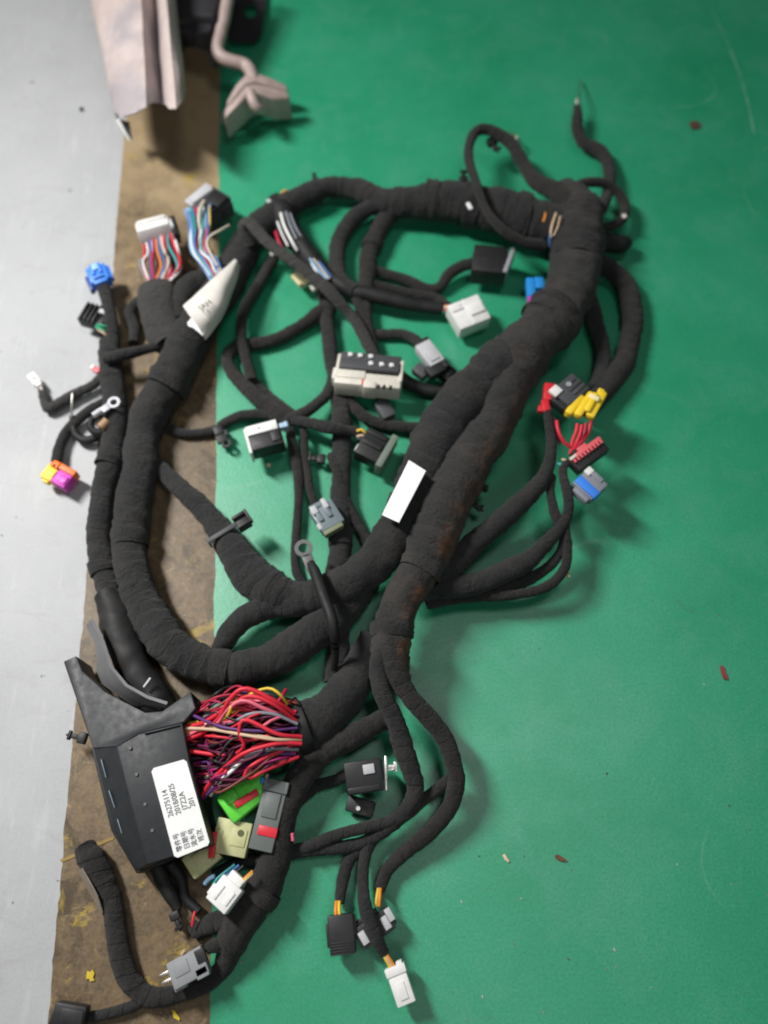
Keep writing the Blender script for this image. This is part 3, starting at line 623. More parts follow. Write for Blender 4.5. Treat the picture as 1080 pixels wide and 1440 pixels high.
# --- connectors --------------------------------------------------------------------------
# white many-way plug, upper left, wires fanning down into a black sheath
fr = frame(217, 324, -4, -13, 36, pitch=18)
b = B(); b.box((0, 0, 0), (24, 46, 22), 1.6); b.box((8, 0, 12), (8, 40, 3), 0.8); b.box((-2, -25, -2), (20, 6, 18), 1)
o = b.make('connector', WHITE, fr, H, 'white multi-way plug with a fan of coloured wires at upper left')
b = B(); b.box((2, -29, -4), (26, 8, 22), 1.2); b.box((-16, -27, -6), (22, 9, 16), 1.2); b.make('latch', BLACK, fr, o)
cols = ['red', 'white', 'purple', 'paleblue', 'crimson', 'orange', 'blue', 'beige', 'pink', 'brown', 'teal', 'red', 'white', 'grey', 'crimson', 'plum', 'orange', 'tan', 'red', 'purple', 'paleblue', 'white', 'black', 'grey', 'red', 'brown']
for i, cn in enumerate(cols):
    u = (i % 13) / 12.0; lay = i // 13
    x0, y0 = 203 + 40 * u, 343 - 16 * u + lay * 3
    xm = 205 + 46 * u + random.uniform(-9, 9)
    wire([(x0, y0, 34 - lay * 8), (x0 + 2 + random.uniform(-3, 3), y0 + 16, 36 - lay * 9), (xm, 372 + random.uniform(-5, 7), 34 - lay * 10 + random.uniform(-3, 5)), (209 + 30 * u + random.uniform(-2, 2), 396, 30 - lay * 8), (214 + 20 * u, 418, 24 - lay * 6)], random.uniform(1.5, 2.3), cn, o)
cable('sheath', [(220, 404, 24, 4), (221, 416, 26, 3), (223, 440, 26, 2), (228, 462, 25, 2), (238, 484, 24, 2)], TAPE_GREY, H, seg=24, tape=False, lump=0.10, flat=0.72, hollow=True)
wire([(222, 410, 20), (224, 425, 18), (226, 440, 16)], 20, 'black', H, name='core')
cable('branch', [(252, 452, 17, 2), (256, 425, 20, 2), (266, 405, 20, 2), (280, 398, 18, 3), (298, 392, 16, 4)], TAPE, H, seg=18, lump=0.12)
# dark plug with grey back, wires sweeping to the tag
fr = frame(290, 289, 10, -13, 30, roll=0, pitch=0)
fr = frame(292, 288, -11, -9, 34)
b = B()
b.box((-8, 0, -4), (34, 50, 30), 2.0, rot=(0, 0, 8)); b.box((-20, -16, -6), (14, 18, 22), 2); b.box((-2, 23, 0), (16, 8, 18), 1.5)
o = b.make('connector', DGREY, fr, H, 'dark grey plug with a pale back and blue wires above the paper tag')
b = B(); b.box((13, 0, 6), (20, 44, 7), 1.4, rot=(0, 0, 6)); b.box((12, 0, 11), (13, 36, 4), 1.0); b.make('back_cover', LGREY, fr, o)
b = B(); b.box((-12, -6, 13), (24, 30, 3), 0.8, rot=(0, 0, 8)); b.box((-22, 8, 12), (8, 16, 5), 0.8); b.make('latch', BLACK, fr, o)
cs = ['paleblue', 'blue', 'white', 'blue', 'paleblue', 'green', 'teal', 'blue', 'brown', 'red', 'crimson', 'brown', 'white', 'beige', 'paleblue', 'teal', 'blue', 'white', 'paleblue', 'red', 'green', 'blue', 'yellow', 'blue']
for i, cn in enumerate(cs):
    u = i / (len(cs) - 1); j = random.uniform(-2, 2)
    wire([(260 + 36 * u, 295 - 6 * u + j, 48), (266 + 30 * u + j, 316 - 2 * u, 52 + random.uniform(-4, 6)), (266 + 36 * u * (0.55 + 0.2 * random.random()) + 2, 346 + random.uniform(-4, 4), 50 + random.uniform(-6, 6)), (280 + 26 * u + j, 369 - 6 * u, 48 + random.uniform(-4, 6)), (293 + 18 * u, 388 - 9 * u, 50), (300 + 16 * u, 402 - 10 * u, 44)], 1.6, cn, o)
wire([(322, 317, 46), (310, 324, 56), (296, 332, 58), (291, 342, 58), (296, 356, 56), (306, 374, 52)], 1.9, 'beige', o)
wire([(287, 283, 52), (281, 296, 60), (280, 312, 58), (284, 330, 50)], 2.6, 'beige', o)
# blue plug, far left
fr = frame(140, 390, -5, -12, 26)
b = B(); b.box((0, 0, 0), (28, 28, 20), 2.4); b.box((-12, 0, 3), (12, 20, 14), 2); b.box((6, 5, 11), (18, 5, 4), 1); b.box((6, -5, 11), (18, 5, 4), 1); b.box((0, -15, 0), (24, 6, 10), 1.5)
o = b.make('connector', BLUE, fr, H, 'blue plug at the upper left end'); 
b = B(); b.box((9, 0, 12), (10, 9, 3), 0.8); b.make('latch', plastic('pale_blue', (0.30, 0.52, 0.9), 0.35, 0.1), fr, o)
b = B(); b.box((-6, 16, -2), (26, 6, 10), 1); b.make('clip_lever', plastic('navy', (0.03, 0.06, 0.25), 0.4, 0.2), fr, o)
# ribbed black plug with green wire
fr = frame(131, 446, -10, -3, 18)
b = B(); b.box((0, 0, 0), (30, 30, 18), 2)
for k in range(4): b.box((-10 + k * 6.5, 0, 10), (2.6, 29, 7), 0.6)
b.box((-16, 4, 0), (12, 20, 14), 2); o = b.make('connector', BLACK, fr, H, 'black ribbed plug below the blue plug')
b = B(); b.box((-16, -6, 11), (10, 7, 5), 1); b.make('latch', LGREY, fr, o)
wire([(135, 460, 26), (143, 463, 28), (152, 468, 22)], 2.0, 'green', o); wire([(137, 463, 24), (144, 467, 26), (152, 474, 20)], 1.8, 'tan', o)
wire([(136, 457, 26), (146, 458, 30), (154, 462, 24)], 1.7, 'green', o)
# little white plug on grey floor
fr = frame(49, 534, -8, -10, 10)
b = B(); b.box((0, 0, 0), (20, 12, 9), 1.2); b.box((-11, 0, 0), (6, 9, 7), 1); b.box((3, 0, 5.4), (10, 5, 3), 0.6)
o = b.make('connector', WHITE, fr, H, 'small white plug at the far left on grey concrete')
for k, cn in ((-1, 'grey'), (1, 'beige')): wire([(53 + k, 540 - k, 10), (57 + k, 546 - k, 10), (60, 552, 9)], 1.6, cn, o)
# magenta, orange and yellow plug
fr = frame(86, 672, 13, 7, 14)
b = B(); b.box((6, -1, 0), (24, 24, 18), 1.6); b.box((10, -3, 9.5), (12, 12, 3), 0.8)
o = b.make('connector', MAGENTA, fr, H, 'magenta, orange and yellow plug on grey concrete')
b = B(); b.box((1, 12, 3), (38, 9, 18), 1.6); b.box((-12, 10, 8), (12, 10, 12), 1.4); b.box((-14, 8, 14), (6, 4, 6), 0.8); b.make('locking_slide', ORANGE, fr, o)
b = B(); b.box((-14, -3, 1), (18, 22, 17), 1.4); b.box((-14, -14, 0), (10, 6, 10), 1); b.box((-8, -2, 9), (6, 10, 4), 0.8); b.make('cap', YELLOW, fr, o)
# red marker tab by the left run
fr = frame(136, 521, 6, -6, 14); b = B(); b.box((0, 0, 0), (8, 12, 8), 1.2); o = b.make('connector', PINKP, fr, H, 'tiny red and white tab beside the left branch')
b = B(); b.box((0, 6, 2), (7, 5, 7), 1); b.make('tab', WHITE, fr, o)
fr = frame(146, 597, 8, -8, 26); B().cyl((0, 0, 0), 7, 14, rot=(0, 90, 0), n=16).make('sleeve', plastic('copper_sleeve', (0.32, 0.19, 0.10), 0.4, 0.3), fr, H, 'copper brown sleeve on the ring terminal lead')
# large cream and black plug, centre
fr = frame(519, 527, 12, 1.1, 36, roll=-8)
b = B(); b.box((0, -17, -3), (92, 22, 26), 1.4); b.box((-44, 4, 0), (5, 40, 24), 1.2); b.box((45, 2, 0), (5, 38, 24), 1.2)
b.box((-24, -11, 4), (40, 14, 16), 1.2); b.box((4, -27, 0), (17, 12, 24), 1.2); b.box((-46, -8, -2), (9, 20, 20), 2)
o = b.make('connector', CREAM, fr, H, 'large cream and black two-row plug in the middle')
b = B(); b.box((0, 5, 5), (84, 18, 22), 1.2); b.box((0, 21, 3), (86, 15, 18), 1.2); b.box((0, 13.5, 4), (85, 2, 10), 0.3); b.make('pin_block', DGREY, fr, o)
for i, (x, y) in enumerate(((-29, 22), (-15, 22), (0, 22), (2, 6), (17, 6), (31, 6))):
    b = B(); b.box((x, y, 13.5 if y > 10 else 17.0), (6.0, 6.5, 3.5), 0.8, rot=(0, 12, 20)); b.make('pin', PAPER, fr, o)
b = B()
for x in (16, 24, 33): b.box((x, -28.3, 8), (4, 2, 3), 0.3); b.box((x, -26.5, 9.6), (4, 4, 1.4), 0.2)
b.make('slot_row', BLACK, fr, o, kind='stuff')
b = B(); b.box((-6.5, -21, 9), (2.5, 13, 3), 0.5); b.make('mark', REDP, fr, o)
# grey plug with dark rear, right of it
fr = frame(604, 500, 10, 13, 30)
b = B(); b.box((0, 0, 0), (40, 24, 16), 1.4); b.box((2, 0, 8.5), (26, 14, 3), 0.8); o = b.make('connector', LGREY, fr, H, 'light grey narrow plug with a black rear by the trunk')
b = B(); b.box((-20, 4, -2), (14, 20, 14), 1.4); b.box((24, -6, -2), (18, 26, 14), 1.6); b.box((26, 10, 0), (10, 8, 12), 1.2); b.make('shroud', BLACK, fr, o)
fr = frame(592, 523, 8, 6, 20); B().box((0, 0, 0), (22, 18, 14), 3).make('sleeve', DGREY, fr, H)
fr = frame(628, 526, 6, 4, 18)
b = B(); b.box((0, 0, 0), (20, 22, 16), 2); b.box((4, 0, 9), (8, 16, 4), 1); b.make('connector', BLACK, fr, H, 'small black plug tucked behind the light grey plug')
fr = frame(541, 577, 6, 10, 16)
b = B(); b.box((0, 0, 0), (30, 20, 14), 2); b.box((2, 8, 4), (22, 4, 6), 1); b.make('connector', DGREY, fr, H, 'dark plug half hidden below the cream plug')
# plain white plug and black plug, upper right
fr = frame(658, 445, 14, -5.5, 24, roll=6)
b = B(); b.box((0, 0, 0), (48, 42, 26), 1.8); b.box((0, 1, 13), (1.4, 41, 1.6), 0.3); b.box((10, 0, 14), (22, 16, 4), 1); b.box((-14, 12, 13.5), (16, 10, 3), 0.8)
o = b.make('connector', WHITE, fr, H, 'white square plug above the middle of the trunk')
for k in range(5): wire([(640 - k, 440 + 3 * k - 9, 26), (632, 434 + 2 * k - 4, 28), (624, 434 + k - 3, 18)], 1.7, ['orange', 'white', 'brown', 'tan', 'red'][k], o)
fr = frame(692, 374, 14, 1.5, 28)
b = B(); b.box((-4, 0, 0), (48, 46, 30), 2); b.box((-24, 0, 2), (10, 26, 20), 2); b.box((-6, 24, 2), (30, 6, 18), 1.4)
o = b.make('connector', BLACK, fr, H, 'black square plug with a pale grey face near the top trunk')
b = B(); b.box((22, 0, 4), (6, 45, 26), 1.0, rot=(0, 0, -12)); b.make('face_plate', GREY, fr, o)
fr = frame(750, 407, -1, -10, 22)
b = B(); b.box((0, 4, 0), (32, 12, 14), 2); b.box((8, -8, 0), (20, 14, 12), 2.5); o = b.make('connector', SKY, fr, H, 'bright blue clip plug half behind the trunk')
b = B(); b.box((-20, 5, 0), (10, 9, 10), 1.6); b.make('tip', MAGENTA, fr, o)
# white-topped black plug, left of centre
fr = frame(376, 616, -13, 3.5, 30)
b = B(); b.box((2, 9, 0), (46, 24, 28), 1.4); b.box((-12, 8, 10), (14, 18, 14), 2.5)
o = b.make('connector', BLACK, fr, H, 'black plug with a white top face left of the centre cable')
b = B(); b.box((4, -9, 4), (44, 15, 26), 1.2); b.box((27, 4, 0), (4, 40, 27), 0.8); b.make('white_cover', WHITE, fr, o)
b = B(); b.box((-26, -8, 6), (14, 8, 10), 1.2); b.box((-30, -8, 6), (4, 9, 11), 0.8); b.make('latch', plastic('blue_grey', (0.35, 0.48, 0.62), 0.4, 0.2), fr, o)
B().cyl((8, -9, 17.2), 1.2, 0.8).make('mark', INKD, fr, o)
# black plug with grey green rim
fr = frame(526, 632, 13, 6, 26, pitch=6)
b = B(); b.box((-3, 0, 0), (36, 44, 26), 1.6); b.box((-4, 0, 14), (30, 10, 5), 1.2); b.box((-4, 15, 14), (30, 6, 4), 1.0); b.box((-22, 8, 0), (12, 18, 16), 2)
o = b.make('connector', BLACK, fr, H, 'black plug with a grey-green rim left of the white sticker')
b = B(); b.shell((19, 0, 2), (9, 54, 30), 4, 0.6); b.make('rim', plastic('grey_green', (0.16, 0.20, 0.16), 0.5, 0.3), fr, o)
b = B(); b.box((-18, -14, 8), (8, 12, 8), 1.5); b.make('latch', WHITE, fr, o)
wire([(502, 606, 36), (508, 604, 38), (515, 610, 34)], 2.0, 'yellow', o); wire([(502, 614, 34), (510, 612, 36), (517, 617, 32)], 1.8, 'tan', o)
# clear grey plug above the lower trunks
fr = frame(460, 728, 7, 11, 34)
b = B(); b.box((0, 0, 0), (38, 36, 18), 1.6); b.box((-6, -10, 10), (22, 7, 5), 1.2); b.box((-6, 4, 10), (22, 7, 5), 1.2); b.box((-20, -4, 6), (8, 24, 10), 1.5)
o = b.make('connector', plastic('blue_grey_plastic', (0.16, 0.20, 0.22), 0.35, 0.3), fr, H, 'blue-grey plug with pale latches over the centre cable')
b = B(); b.box((-14, -12, 12), (12, 9, 4), 1.2); b.box((-16, 6, 12), (16, 7, 4), 1.2); b.box((10, -17, 6), (10, 6, 8), 1.2); b.make('latch', LGREY, fr, o)
b = B(); b.box((21, -2, 1), (8, 30, 14), 1.2); b.make('face_plate', plastic('khaki', (0.20, 0.23, 0.13), 0.5, 0.3), fr, o)
# cluster at the right: red, black, yellow, red-toothed and blue plugs
fr = frame(770, 558, 1, -12, 62)
b = B(); b.box((6, -2, 0), (28, 17, 12), 2); b.box((-16, 2, 0), (18, 11, 10), 2, rot=(0, 0, 14)); b.box((-22, 6, 0), (10, 12, 8), 1.6); b.make('connector', REDP, fr, H, 'red flat plug beside the trunk in the right cluster')
fr = frame(800, 553, 9, -8, 64)
b = B(); b.box((0, 0, 0), (44, 34, 22), 2); b.box((8, -8, 11), (24, 5, 4), 0.8); b.box((8, 0, 11), (24, 5, 4), 0.8); b.box((8, 8, 11), (20, 5, 4), 0.8)
o = b.make('connector', DGREY, fr, H, 'dark grey plug with a white tab in the right cluster')
b = B(); b.box((-18, 12, 11), (15, 14, 6), 1.2); b.make('tab', WHITE, fr, o); b = B(); b.cyl((2, 6, 13.5), 4, 3); b.make('stud', GREY, fr, o)
b = B(); b.box((-20, -2, -2), (18, 26, 16), 2); b.make('shroud', BLACK, fr, o)
fr = frame(819, 573, 5, -9, 66)
b = B(); b.box((-4, 11, 2), (38, 11, 12), 3.5, rot=(0, 0, -7)); b.box((2, -1, 4), (46, 12, 13), 4, rot=(0, 0, -4)); b.box((12, -15, 1), (48, 13, 12), 3); b.box((8, -8, 8), (34, 9, 8), 3); b.box((-18, 13, -2), (10, 9, 9), 2.5); b.box((34, -12, 2), (8, 10, 10), 2)
o = b.make('connector', YELLOW, fr, H, 'bright yellow double plug in the right cluster')
b = B(); b.box((16, -8, 10), (8, 15, 5), 1.4); b.make('latch', plastic('pale_yellow', (0.9, 0.78, 0.45), 0.4, 0.1), fr, o)
for k, (x, y) in enumerate(((812, 596), (818, 598), (824, 595), (831, 590))): wire([(x, y, 62), (x - 2, y + 12, 60), (x - 7, y + 24, 56), (802, 640, 56)], 2.6, ['red', 'red', 'crimson', 'red'][k], o)
wire([(783, 592, 66), (785, 606, 66), (792, 620, 62), (800, 628, 58)], 2.6, 'red', o); wire([(779, 588, 62), (781, 606, 60), (788, 624, 56)], 2.2, 'plum', o)
fr = frame(824, 638, 13, -9.5, 60)
b = B(); b.box((0, -4, -2), (58, 24, 16), 1.4); b.box((-8, 10, 0), (20, 8, 12), 1.5)
o = b.make('connector', BLACK, fr, H, 'black plug with a red toothed edge in the right cluster')
b = B(); b.box((0, 4, 8), (56, 6, 5), 0.8)
for k in range(9): b.box((-25 + k * 6.2, -1, 9), (3.4, 6, 4), 0.5)
b.box((-2, 9, 7), (16, 6, 4), 0.8); b.make('comb', PINKP, fr, o)
b = B(); b.box((-24, 4, 11.3), (12, 4, 1.6), 0.4); b.make('tip', CREAM, fr, o)
wire([(790, 646, 60), (800, 648, 62), (806, 644, 60)], 2.0, 'tan', o); wire([(784, 652, 58), (796, 655, 60), (806, 650, 58)], 2.2, 'teal', o)
fr = frame(828, 684, 9, -8, 56)
b = B(); b.box((0, 0, 0), (34, 36, 20), 1.6); b.box((14, 4, 2), (8, 26, 20), 1.2); b.box((-20, -2, 0), (8, 26, 14), 1.4)
o = b.make('connector', plastic('lilac_grey', (0.24, 0.25, 0.29), 0.45, 0.3), fr, H, 'grey and blue plug at the bottom of the right cluster')
b = B(); b.box((-8, -1, 9), (14, 37, 8), 1.8); b.box((-8, -16, 4), (12, 8, 10), 1.4); b.make('locking_slide', BLUE, fr, o)
b = B(); b.box((12, 14, 10), (12, 10, 6), 1.4); b.make('tip', WHITE, fr, o)
wire([(797, 706, 50), (793, 700, 52), (794, 690, 52)], 2.0, 'grey', H); wire([(799, 804, 36), (800, 812, 38)], 2.2, 'tan', H)
# lower right of centre: black plug with metal spring, black, grey and white end plugs
fr = frame(512, 1092, 12, -2, 30, roll=6)
b = B(); b.box((0, 0, 0), (52, 44, 34), 2.2); b.box((-2, -16, 10), (46, 8, 18), 1.4); b.box((22, 6, 4), (14, 26, 20), 2)
o = b.make('connector', BLACK, fr, H, 'black block plug with metal spring under the lower branches')
b = B(); b.box((8, 9, 18.5), (16, 13, 2.4), 0.8); b.make('label', LGREY, fr, o)
b = B(); b.box((31, 0, 8), (4, 46, 12), 1.2, rot=(0, 0, -8)); b.box((40, 6, 8), (16, 8, 6), 1.4); b.box((46, 6, 8), (5, 14, 9), 1.2); b.make('spring', STEEL, fr, o)
fr = frame(507, 1134, 10, 3, 12); b = B(); b.box((0, 0, 0), (40, 22, 14), 2.4); o = b.make('connector', BLACK, fr, H, 'low black plug with a round pin below the block plug')
B().cyl((-2, -4, 8), 5, 6, n=16, r2=3).make('stud', STEEL, fr, o)
fr = frame(481, 1313, 1, 12, 20)
b = B(); b.box((0, 0, 0), (50, 36, 26), 2)
for k in range(5): b.box((10 + k * 3.6, 0, 13), (1.6, 34, 2), 0.3)
b.box((-10, 18, 2), (26, 6, 14), 1.4); b.box((0, -19, 2), (30, 5, 12), 1.2)
o = b.make('connector', BLACK, fr, H, 'black plug with yellow wires at the bottom centre')
for k in range(2): wire([(474 + 5 * k, 1296, 22), (472 + 5 * k, 1282, 26), (473 + 4 * k, 1268, 20)], 2.6, ['orange', 'yellow'][k], o)
fr = frame(527, 1303, -9, 6.5, 18)
b = B(); b.box((0, 0, 0), (58, 26, 18), 1.8); b.box((0, 14, 3), (50, 6, 12), 1.2); b.box((4, -16, 0), (36, 8, 10), 1.4); o = b.make('connector', BLACK, fr, H, 'black and pale grey striped plug at the bottom centre')
for x, y, sx in ((20, 3, 10), (8, -3, 8), (-16, 4, 10), (-26, -2, 9)):
    b = B(); b.box((x, y, 9.5), (sx, 18, 4), 1.0); b.make('rib', LGREY, fr, o)
for k in range(2): wire([(529 + 4 * k, 1274, 24), (530 + 4 * k, 1262, 26), (532 + 3 * k, 1250, 20)], 2.4, ['yellow', 'orange'][k], o)
fr = frame(564, 1385, 4, 12, 20, roll=5)
b = B(); b.box((4, 0, 0), (40, 27, 20), 1.5); b.box((-20, 0, 2), (12, 30, 20), 1.5); b.box((-24, 8, 3), (12, 9, 16), 1.2); b.box((6, 0, 10.5), (22, 12, 3), 0.8)
o = b.make('connector', WHITE, fr, H, 'white plug on yellow wires at the bottom end')
for k in range(3): wire([(552 + 3 * k, 1368 - k, 22), (547 + 3 * k, 1358 - k, 24), (540 + 2 * k, 1345 - k, 26), (537, 1338, 24)], 2.0, ['yellow', 'tan', 'orange'][k], o)
# by the fuse box: lime, olive, grey-with-red, white plugs
fr = frame(343, 1120, 11, -9, 34)
b = B(); b.box((0, 0, 0), (64, 44, 18), 5); b.box((22, 6, 4), (36, 20, 14), 4, rot=(0, 0, 14)); b.box((-14, 10, 8), (20, 18, 8), 3)
o = b.make('connector', LIME, fr, H, 'lime green plug below the red wires')
b = B(); b.box((2, -6, 8), (10, 36, 7), 1.6, rot=(0, 0, 82)); b.make('locking_slide', REDP, fr, o)
fr = frame(327, 1178, 12, 2.5, 26)
b = B(); b.box((0, 0, 0), (50, 46, 22), 2); b.box((10, 2, 11), (22, 24, 4), 1.4); b.box((-18, -6, 11), (10, 26, 4), 1.4); o = b.make('connector', OLIVE, fr, H, 'pale olive plug with a round hole beside the label')
B().cyl((12, 8, 13.2), 4.5, 1.4).make('hole', plastic('olive_dark', (0.09, 0.10, 0.04), 0.6, 0.2), fr, o)
b = B(); b.box((-22, -14, 13), (9, 34, 6), 1.4, rot=(0, 0, 8)); b.make('locking_slide', REDP, fr, o)
fr = frame(285, 1207, 10, -8, 22)
b = B(); b.box((0, 0, 0), (46, 34, 18), 2); b.box((4, 0, 10), (30, 20, 3), 1.2); b.make('connector', OLIVE, fr, H, 'pale olive plug under the corner of the label')
fr = frame(378, 1152, -3, 12, 36)
b = B(); b.box((0, 0, 0), (84, 34, 22), 1.8); b.box((-18, 0, 12), (34, 22, 4), 1.4); b.shell((-44, 0, 3), (16, 36, 24), 4, 0.6)
o = b.make('connector', plastic('smoke_grey', (0.13, 0.145, 0.14), 0.4, 0.3), fr, H, 'grey long plug with a red band beside the lower thick branch')
b = B(); b.box((16, 4, 10), (13, 27, 6), 1.0); b.make('band', REDP, fr, o)
b = B(); b.box((-50, -16, 6), (16, 4, 16), 0.8); b.make('tab', LGREY, fr, o); b = B(); b.box((-48, -21, 6), (8, 6, 10), 1.0); b.make('seal', SKY, fr, o)
b = B(); b.box((-46, 2, 2), (14, 24, 16), 1); b.make('insert', BLACK, fr, o)
fr = frame(320, 1254, -8, 10.5, 46, roll=4)
b = B(); b.box((4, 0, 0), (38, 36, 22), 2); b.box((-20, 0, 0), (14, 24, 18), 2); b.box((4, 10, 11.5), (20, 6, 3), 0.8); b.box((6, -8, 11.5), (22, 6, 3), 0.8); b.box((10, -19, 2), (16, 5, 12), 1.2)
o = b.make('connector', WHITE, fr, H, 'white plug lying on the lower thick branch')
for k in range(3): wire([(336 + k, 1243 + 2 * k, 48), (346, 1233 + 2 * k, 52), (355, 1225 + 2 * k, 50)], 1.8, ['orange', 'yellow', 'tan'][k], o)
for k in range(3): wire([(300 + 4 * k, 1262 + k, 26), (302 + 8 * k, 1240, 32), (330 + 6 * k, 1216 + k, 30)], 2.2, ['teal', 'blue', 'black'][k], H)
wire([(288, 1243, 26), (294, 1236, 28), (302, 1232, 30)], 3.4, 'paleblue', H)
wire([(270, 1302, 20), (272, 1290, 22), (274, 1282, 20)], 2.0, 'red', H); wire([(412, 1182, 44), (411, 1172, 46)], 2.6, 'pink', H)
# grey plug, lower left
fr = frame(266, 1360, -12, 6.5, 28)
b = B(); b.box((0, 0, 0), (52, 36, 22), 1.8); b.box((-16, 14, 3), (18, 14, 16), 1.4); b.box((8, -4, 11), (22, 18, 3), 1.0); b.box((18, 18, 0), (18, 6, 12), 1.4)
o = b.make('connector', plastic('mid_grey', (0.27, 0.28, 0.29), 0.5, 0.3), fr, H, 'grey plug with two metal pins at lower left')
b = B(); b.box((-22, -6, 9), (14, 18, 8), 1.2); b.make('window', BLACK, fr, o)
for y in (-8, 2):
    b = B(); b.box((33, y, 0), (16, 3, 3), 0.6); b.make('pin', STEEL, fr, o)
wire([(256, 1342, 34), (260, 1336, 36)], 2.4, 'tan', o)
# lump at the bottom left corner
fr = frame(99, 1430, 12, 2, 14)
b = B(); b.box((0, 0, 0), (46, 34, 22), 3); b.box((4, 0, 11), (34, 24, 4), 2); b.box((-22, -6, 0), (8, 20, 14), 2); b.make('connector', BLACK, fr, H, 'black block plug at the bottom left corner')
fr = frame(118, 1192, -2, -5, 14); B().ring((0, 0, 0), 12, 8, 6).make('sleeve_mouth', VINYL, (fr[0] @ Matrix.Rotation(R(60), 4, 'Y'), fr[1]), H)
sheet('tape_scrap', [[W(110, 1224, 0.014), W(115, 1221, 0.024)], [W(119, 1244, 0.012), W(126, 1240, 0.026)], [W(130, 1262, 0.012), W(136, 1259, 0.025)], [W(141, 1286, 0.010), W(144, 1284, 0.018)]], plastic('worn_lit_edge', (0.26, 0.215, 0.17), 0.8, 0.7), H)  # pale strip colours in the cable's worn and lit edge

# --- stickers and the paper tag
def poly_plate(name, poly, z, mat, parent, thick=0.0005):
    b = bmesh.new(); vs = [b.verts.new(W(x, y, zz * 0.001)) for (x, y), zz in zip(poly, z)]; f = b.faces.new(vs)
    r = bmesh.ops.extrude_face_region(b, geom=[f])
    for v in r['geom']:
        if isinstance(v, bmesh.types.BMVert): v.co.z -= thick
    bmesh.ops.recalc_face_normals(b, faces=b.faces)
    me = bpy.data.meshes.new(name); b.to_mesh(me); b.free(); return link(name, me, mat, parent)
def grid4(c0, c1, c2, c3, n, zf):
    g = []
    for i in range(n + 1):
        row = []
        for j in range(n + 1):
            u, v = i / n, j / n
            x = (c0[0] * (1 - u) + c1[0] * u) * (1 - v) + (c3[0] * (1 - u) + c2[0] * u) * v
            y = (c0[1] * (1 - u) + c1[1] * u) * (1 - v) + (c3[1] * (1 - u) + c2[1] * u) * v
            row.append(W(x, y, zf(u, v) * 0.001))
        g.append(row)
    return g
st = sheet('sticker', grid4((537, 724), (575, 647), (599, 662), (561, 735), 6, lambda u, v: 93 - 7 * (1 - v) ** 2 - 3 * (1 - u)), PAPER, H, 0.0006, 1, 'white sticker standing off the middle of the trunk')

tg = [[(257, 430, 62), (268, 446, 64), (279, 460, 58), (289, 478, 44)],
      [(272, 417, 66), (284, 434, 68), (295, 450, 62), (305, 458, 46)],
      [(288, 402, 68), (299, 418, 70), (310, 430, 64), (318, 436, 46)],
      [(303, 388, 68), (312, 400, 69), (320, 408, 62), (326, 414, 46)],
      [(318, 375, 64), (324, 383, 64), (330, 388, 58), (334, 391, 48)],
      [(330, 364, 58), (333, 367, 58), (335, 370, 54), (337, 374, 48)]]
tag = sheet('paper_tag', [[W(x, y, z * 0.001) for x, y, z in row] for row in tg], TAGP, H, 0.0006, 2, 'worn pale paper tag folded round the left trunk')
sheet('flap', [[W(261, 457, 0.050), W(270, 446, 0.054)], [W(272, 461, 0.052), W(280, 452, 0.056)], [W(285, 472, 0.050), W(289, 462, 0.054)]], PAPER, tag, 0.0006, 2)
fr = frame(289, 429, 12, -8.5, 75.5, roll=-8)
text('JAH', fr, 15, INKD, tag, off=(0, 0, 0), align='CENTER', name='printed_text', sx=0.8)

# ------------------------------------------------------------------ fuse box
def wpoly(pl): return [W(x, y, z * 0.001) for x, y, z in pl]
def solid(name, top, base_z, mat, parent, bev=0.0012, label=None, faces=None):
    """closed block: top ring of (px, py, z mm) points, straight walls down to base_z mm"""
    b = bmesh.new(); T = [b.verts.new(v) for v in wpoly(top)]
    D = [b.verts.new((v.co.x, v.co.y, base_z * 0.001)) for v in T]
    n = len(T)
    if faces: 
        for f in faces: b.faces.new([T[i] for i in f])
    else: b.faces.new(T)
    b.faces.new(D[::-1])
    for i in range(n): b.faces.new((T[i], D[i], D[(i + 1) % n], T[(i + 1) % n]))
    bmesh.ops.recalc_face_normals(b, faces=b.faces)
    if bev: bmesh.ops.bevel(b, geom=[e for e in b.edges if e.calc_face_angle(0) > 0.25], offset=bev, segments=2, affect='EDGES', profile=0.5)
    me = bpy.data.meshes.new(name); b.to_mesh(me); b.free(); smooth(me, 30); return link(name, me, mat, parent, label)
FB = solid('fuse_box', [(131, 1052, 34), (164, 1050, 56), (196, 1032, 58), (256, 1016, 58), (266, 1068, 58), (296, 1188, 58), (206, 1216, 58), (190, 1224, 40), (160, 1166, 34)], 2, BOXBLK, H,
           label='black angular fuse box with a white label', faces=[(1, 2, 3, 4, 5, 6), (0, 1, 6, 7, 8)])
solid('base', [(128, 1052, 26), (160, 1040, 26), (270, 1012, 26), (302, 1186, 26), (192, 1229, 26), (156, 1168, 26)], 4, BLACK, FB)
solid('shroud', [(89, 930, 52), (107, 922, 52), (116, 944, 50), (148, 973, 48), (204, 1002, 50), (228, 1000, 52), (268, 972, 52), (276, 996, 54), (258, 1016, 58), (196, 1032, 58), (164, 1050, 55), (131, 1053, 36)], 6, BOXBLK, FB)
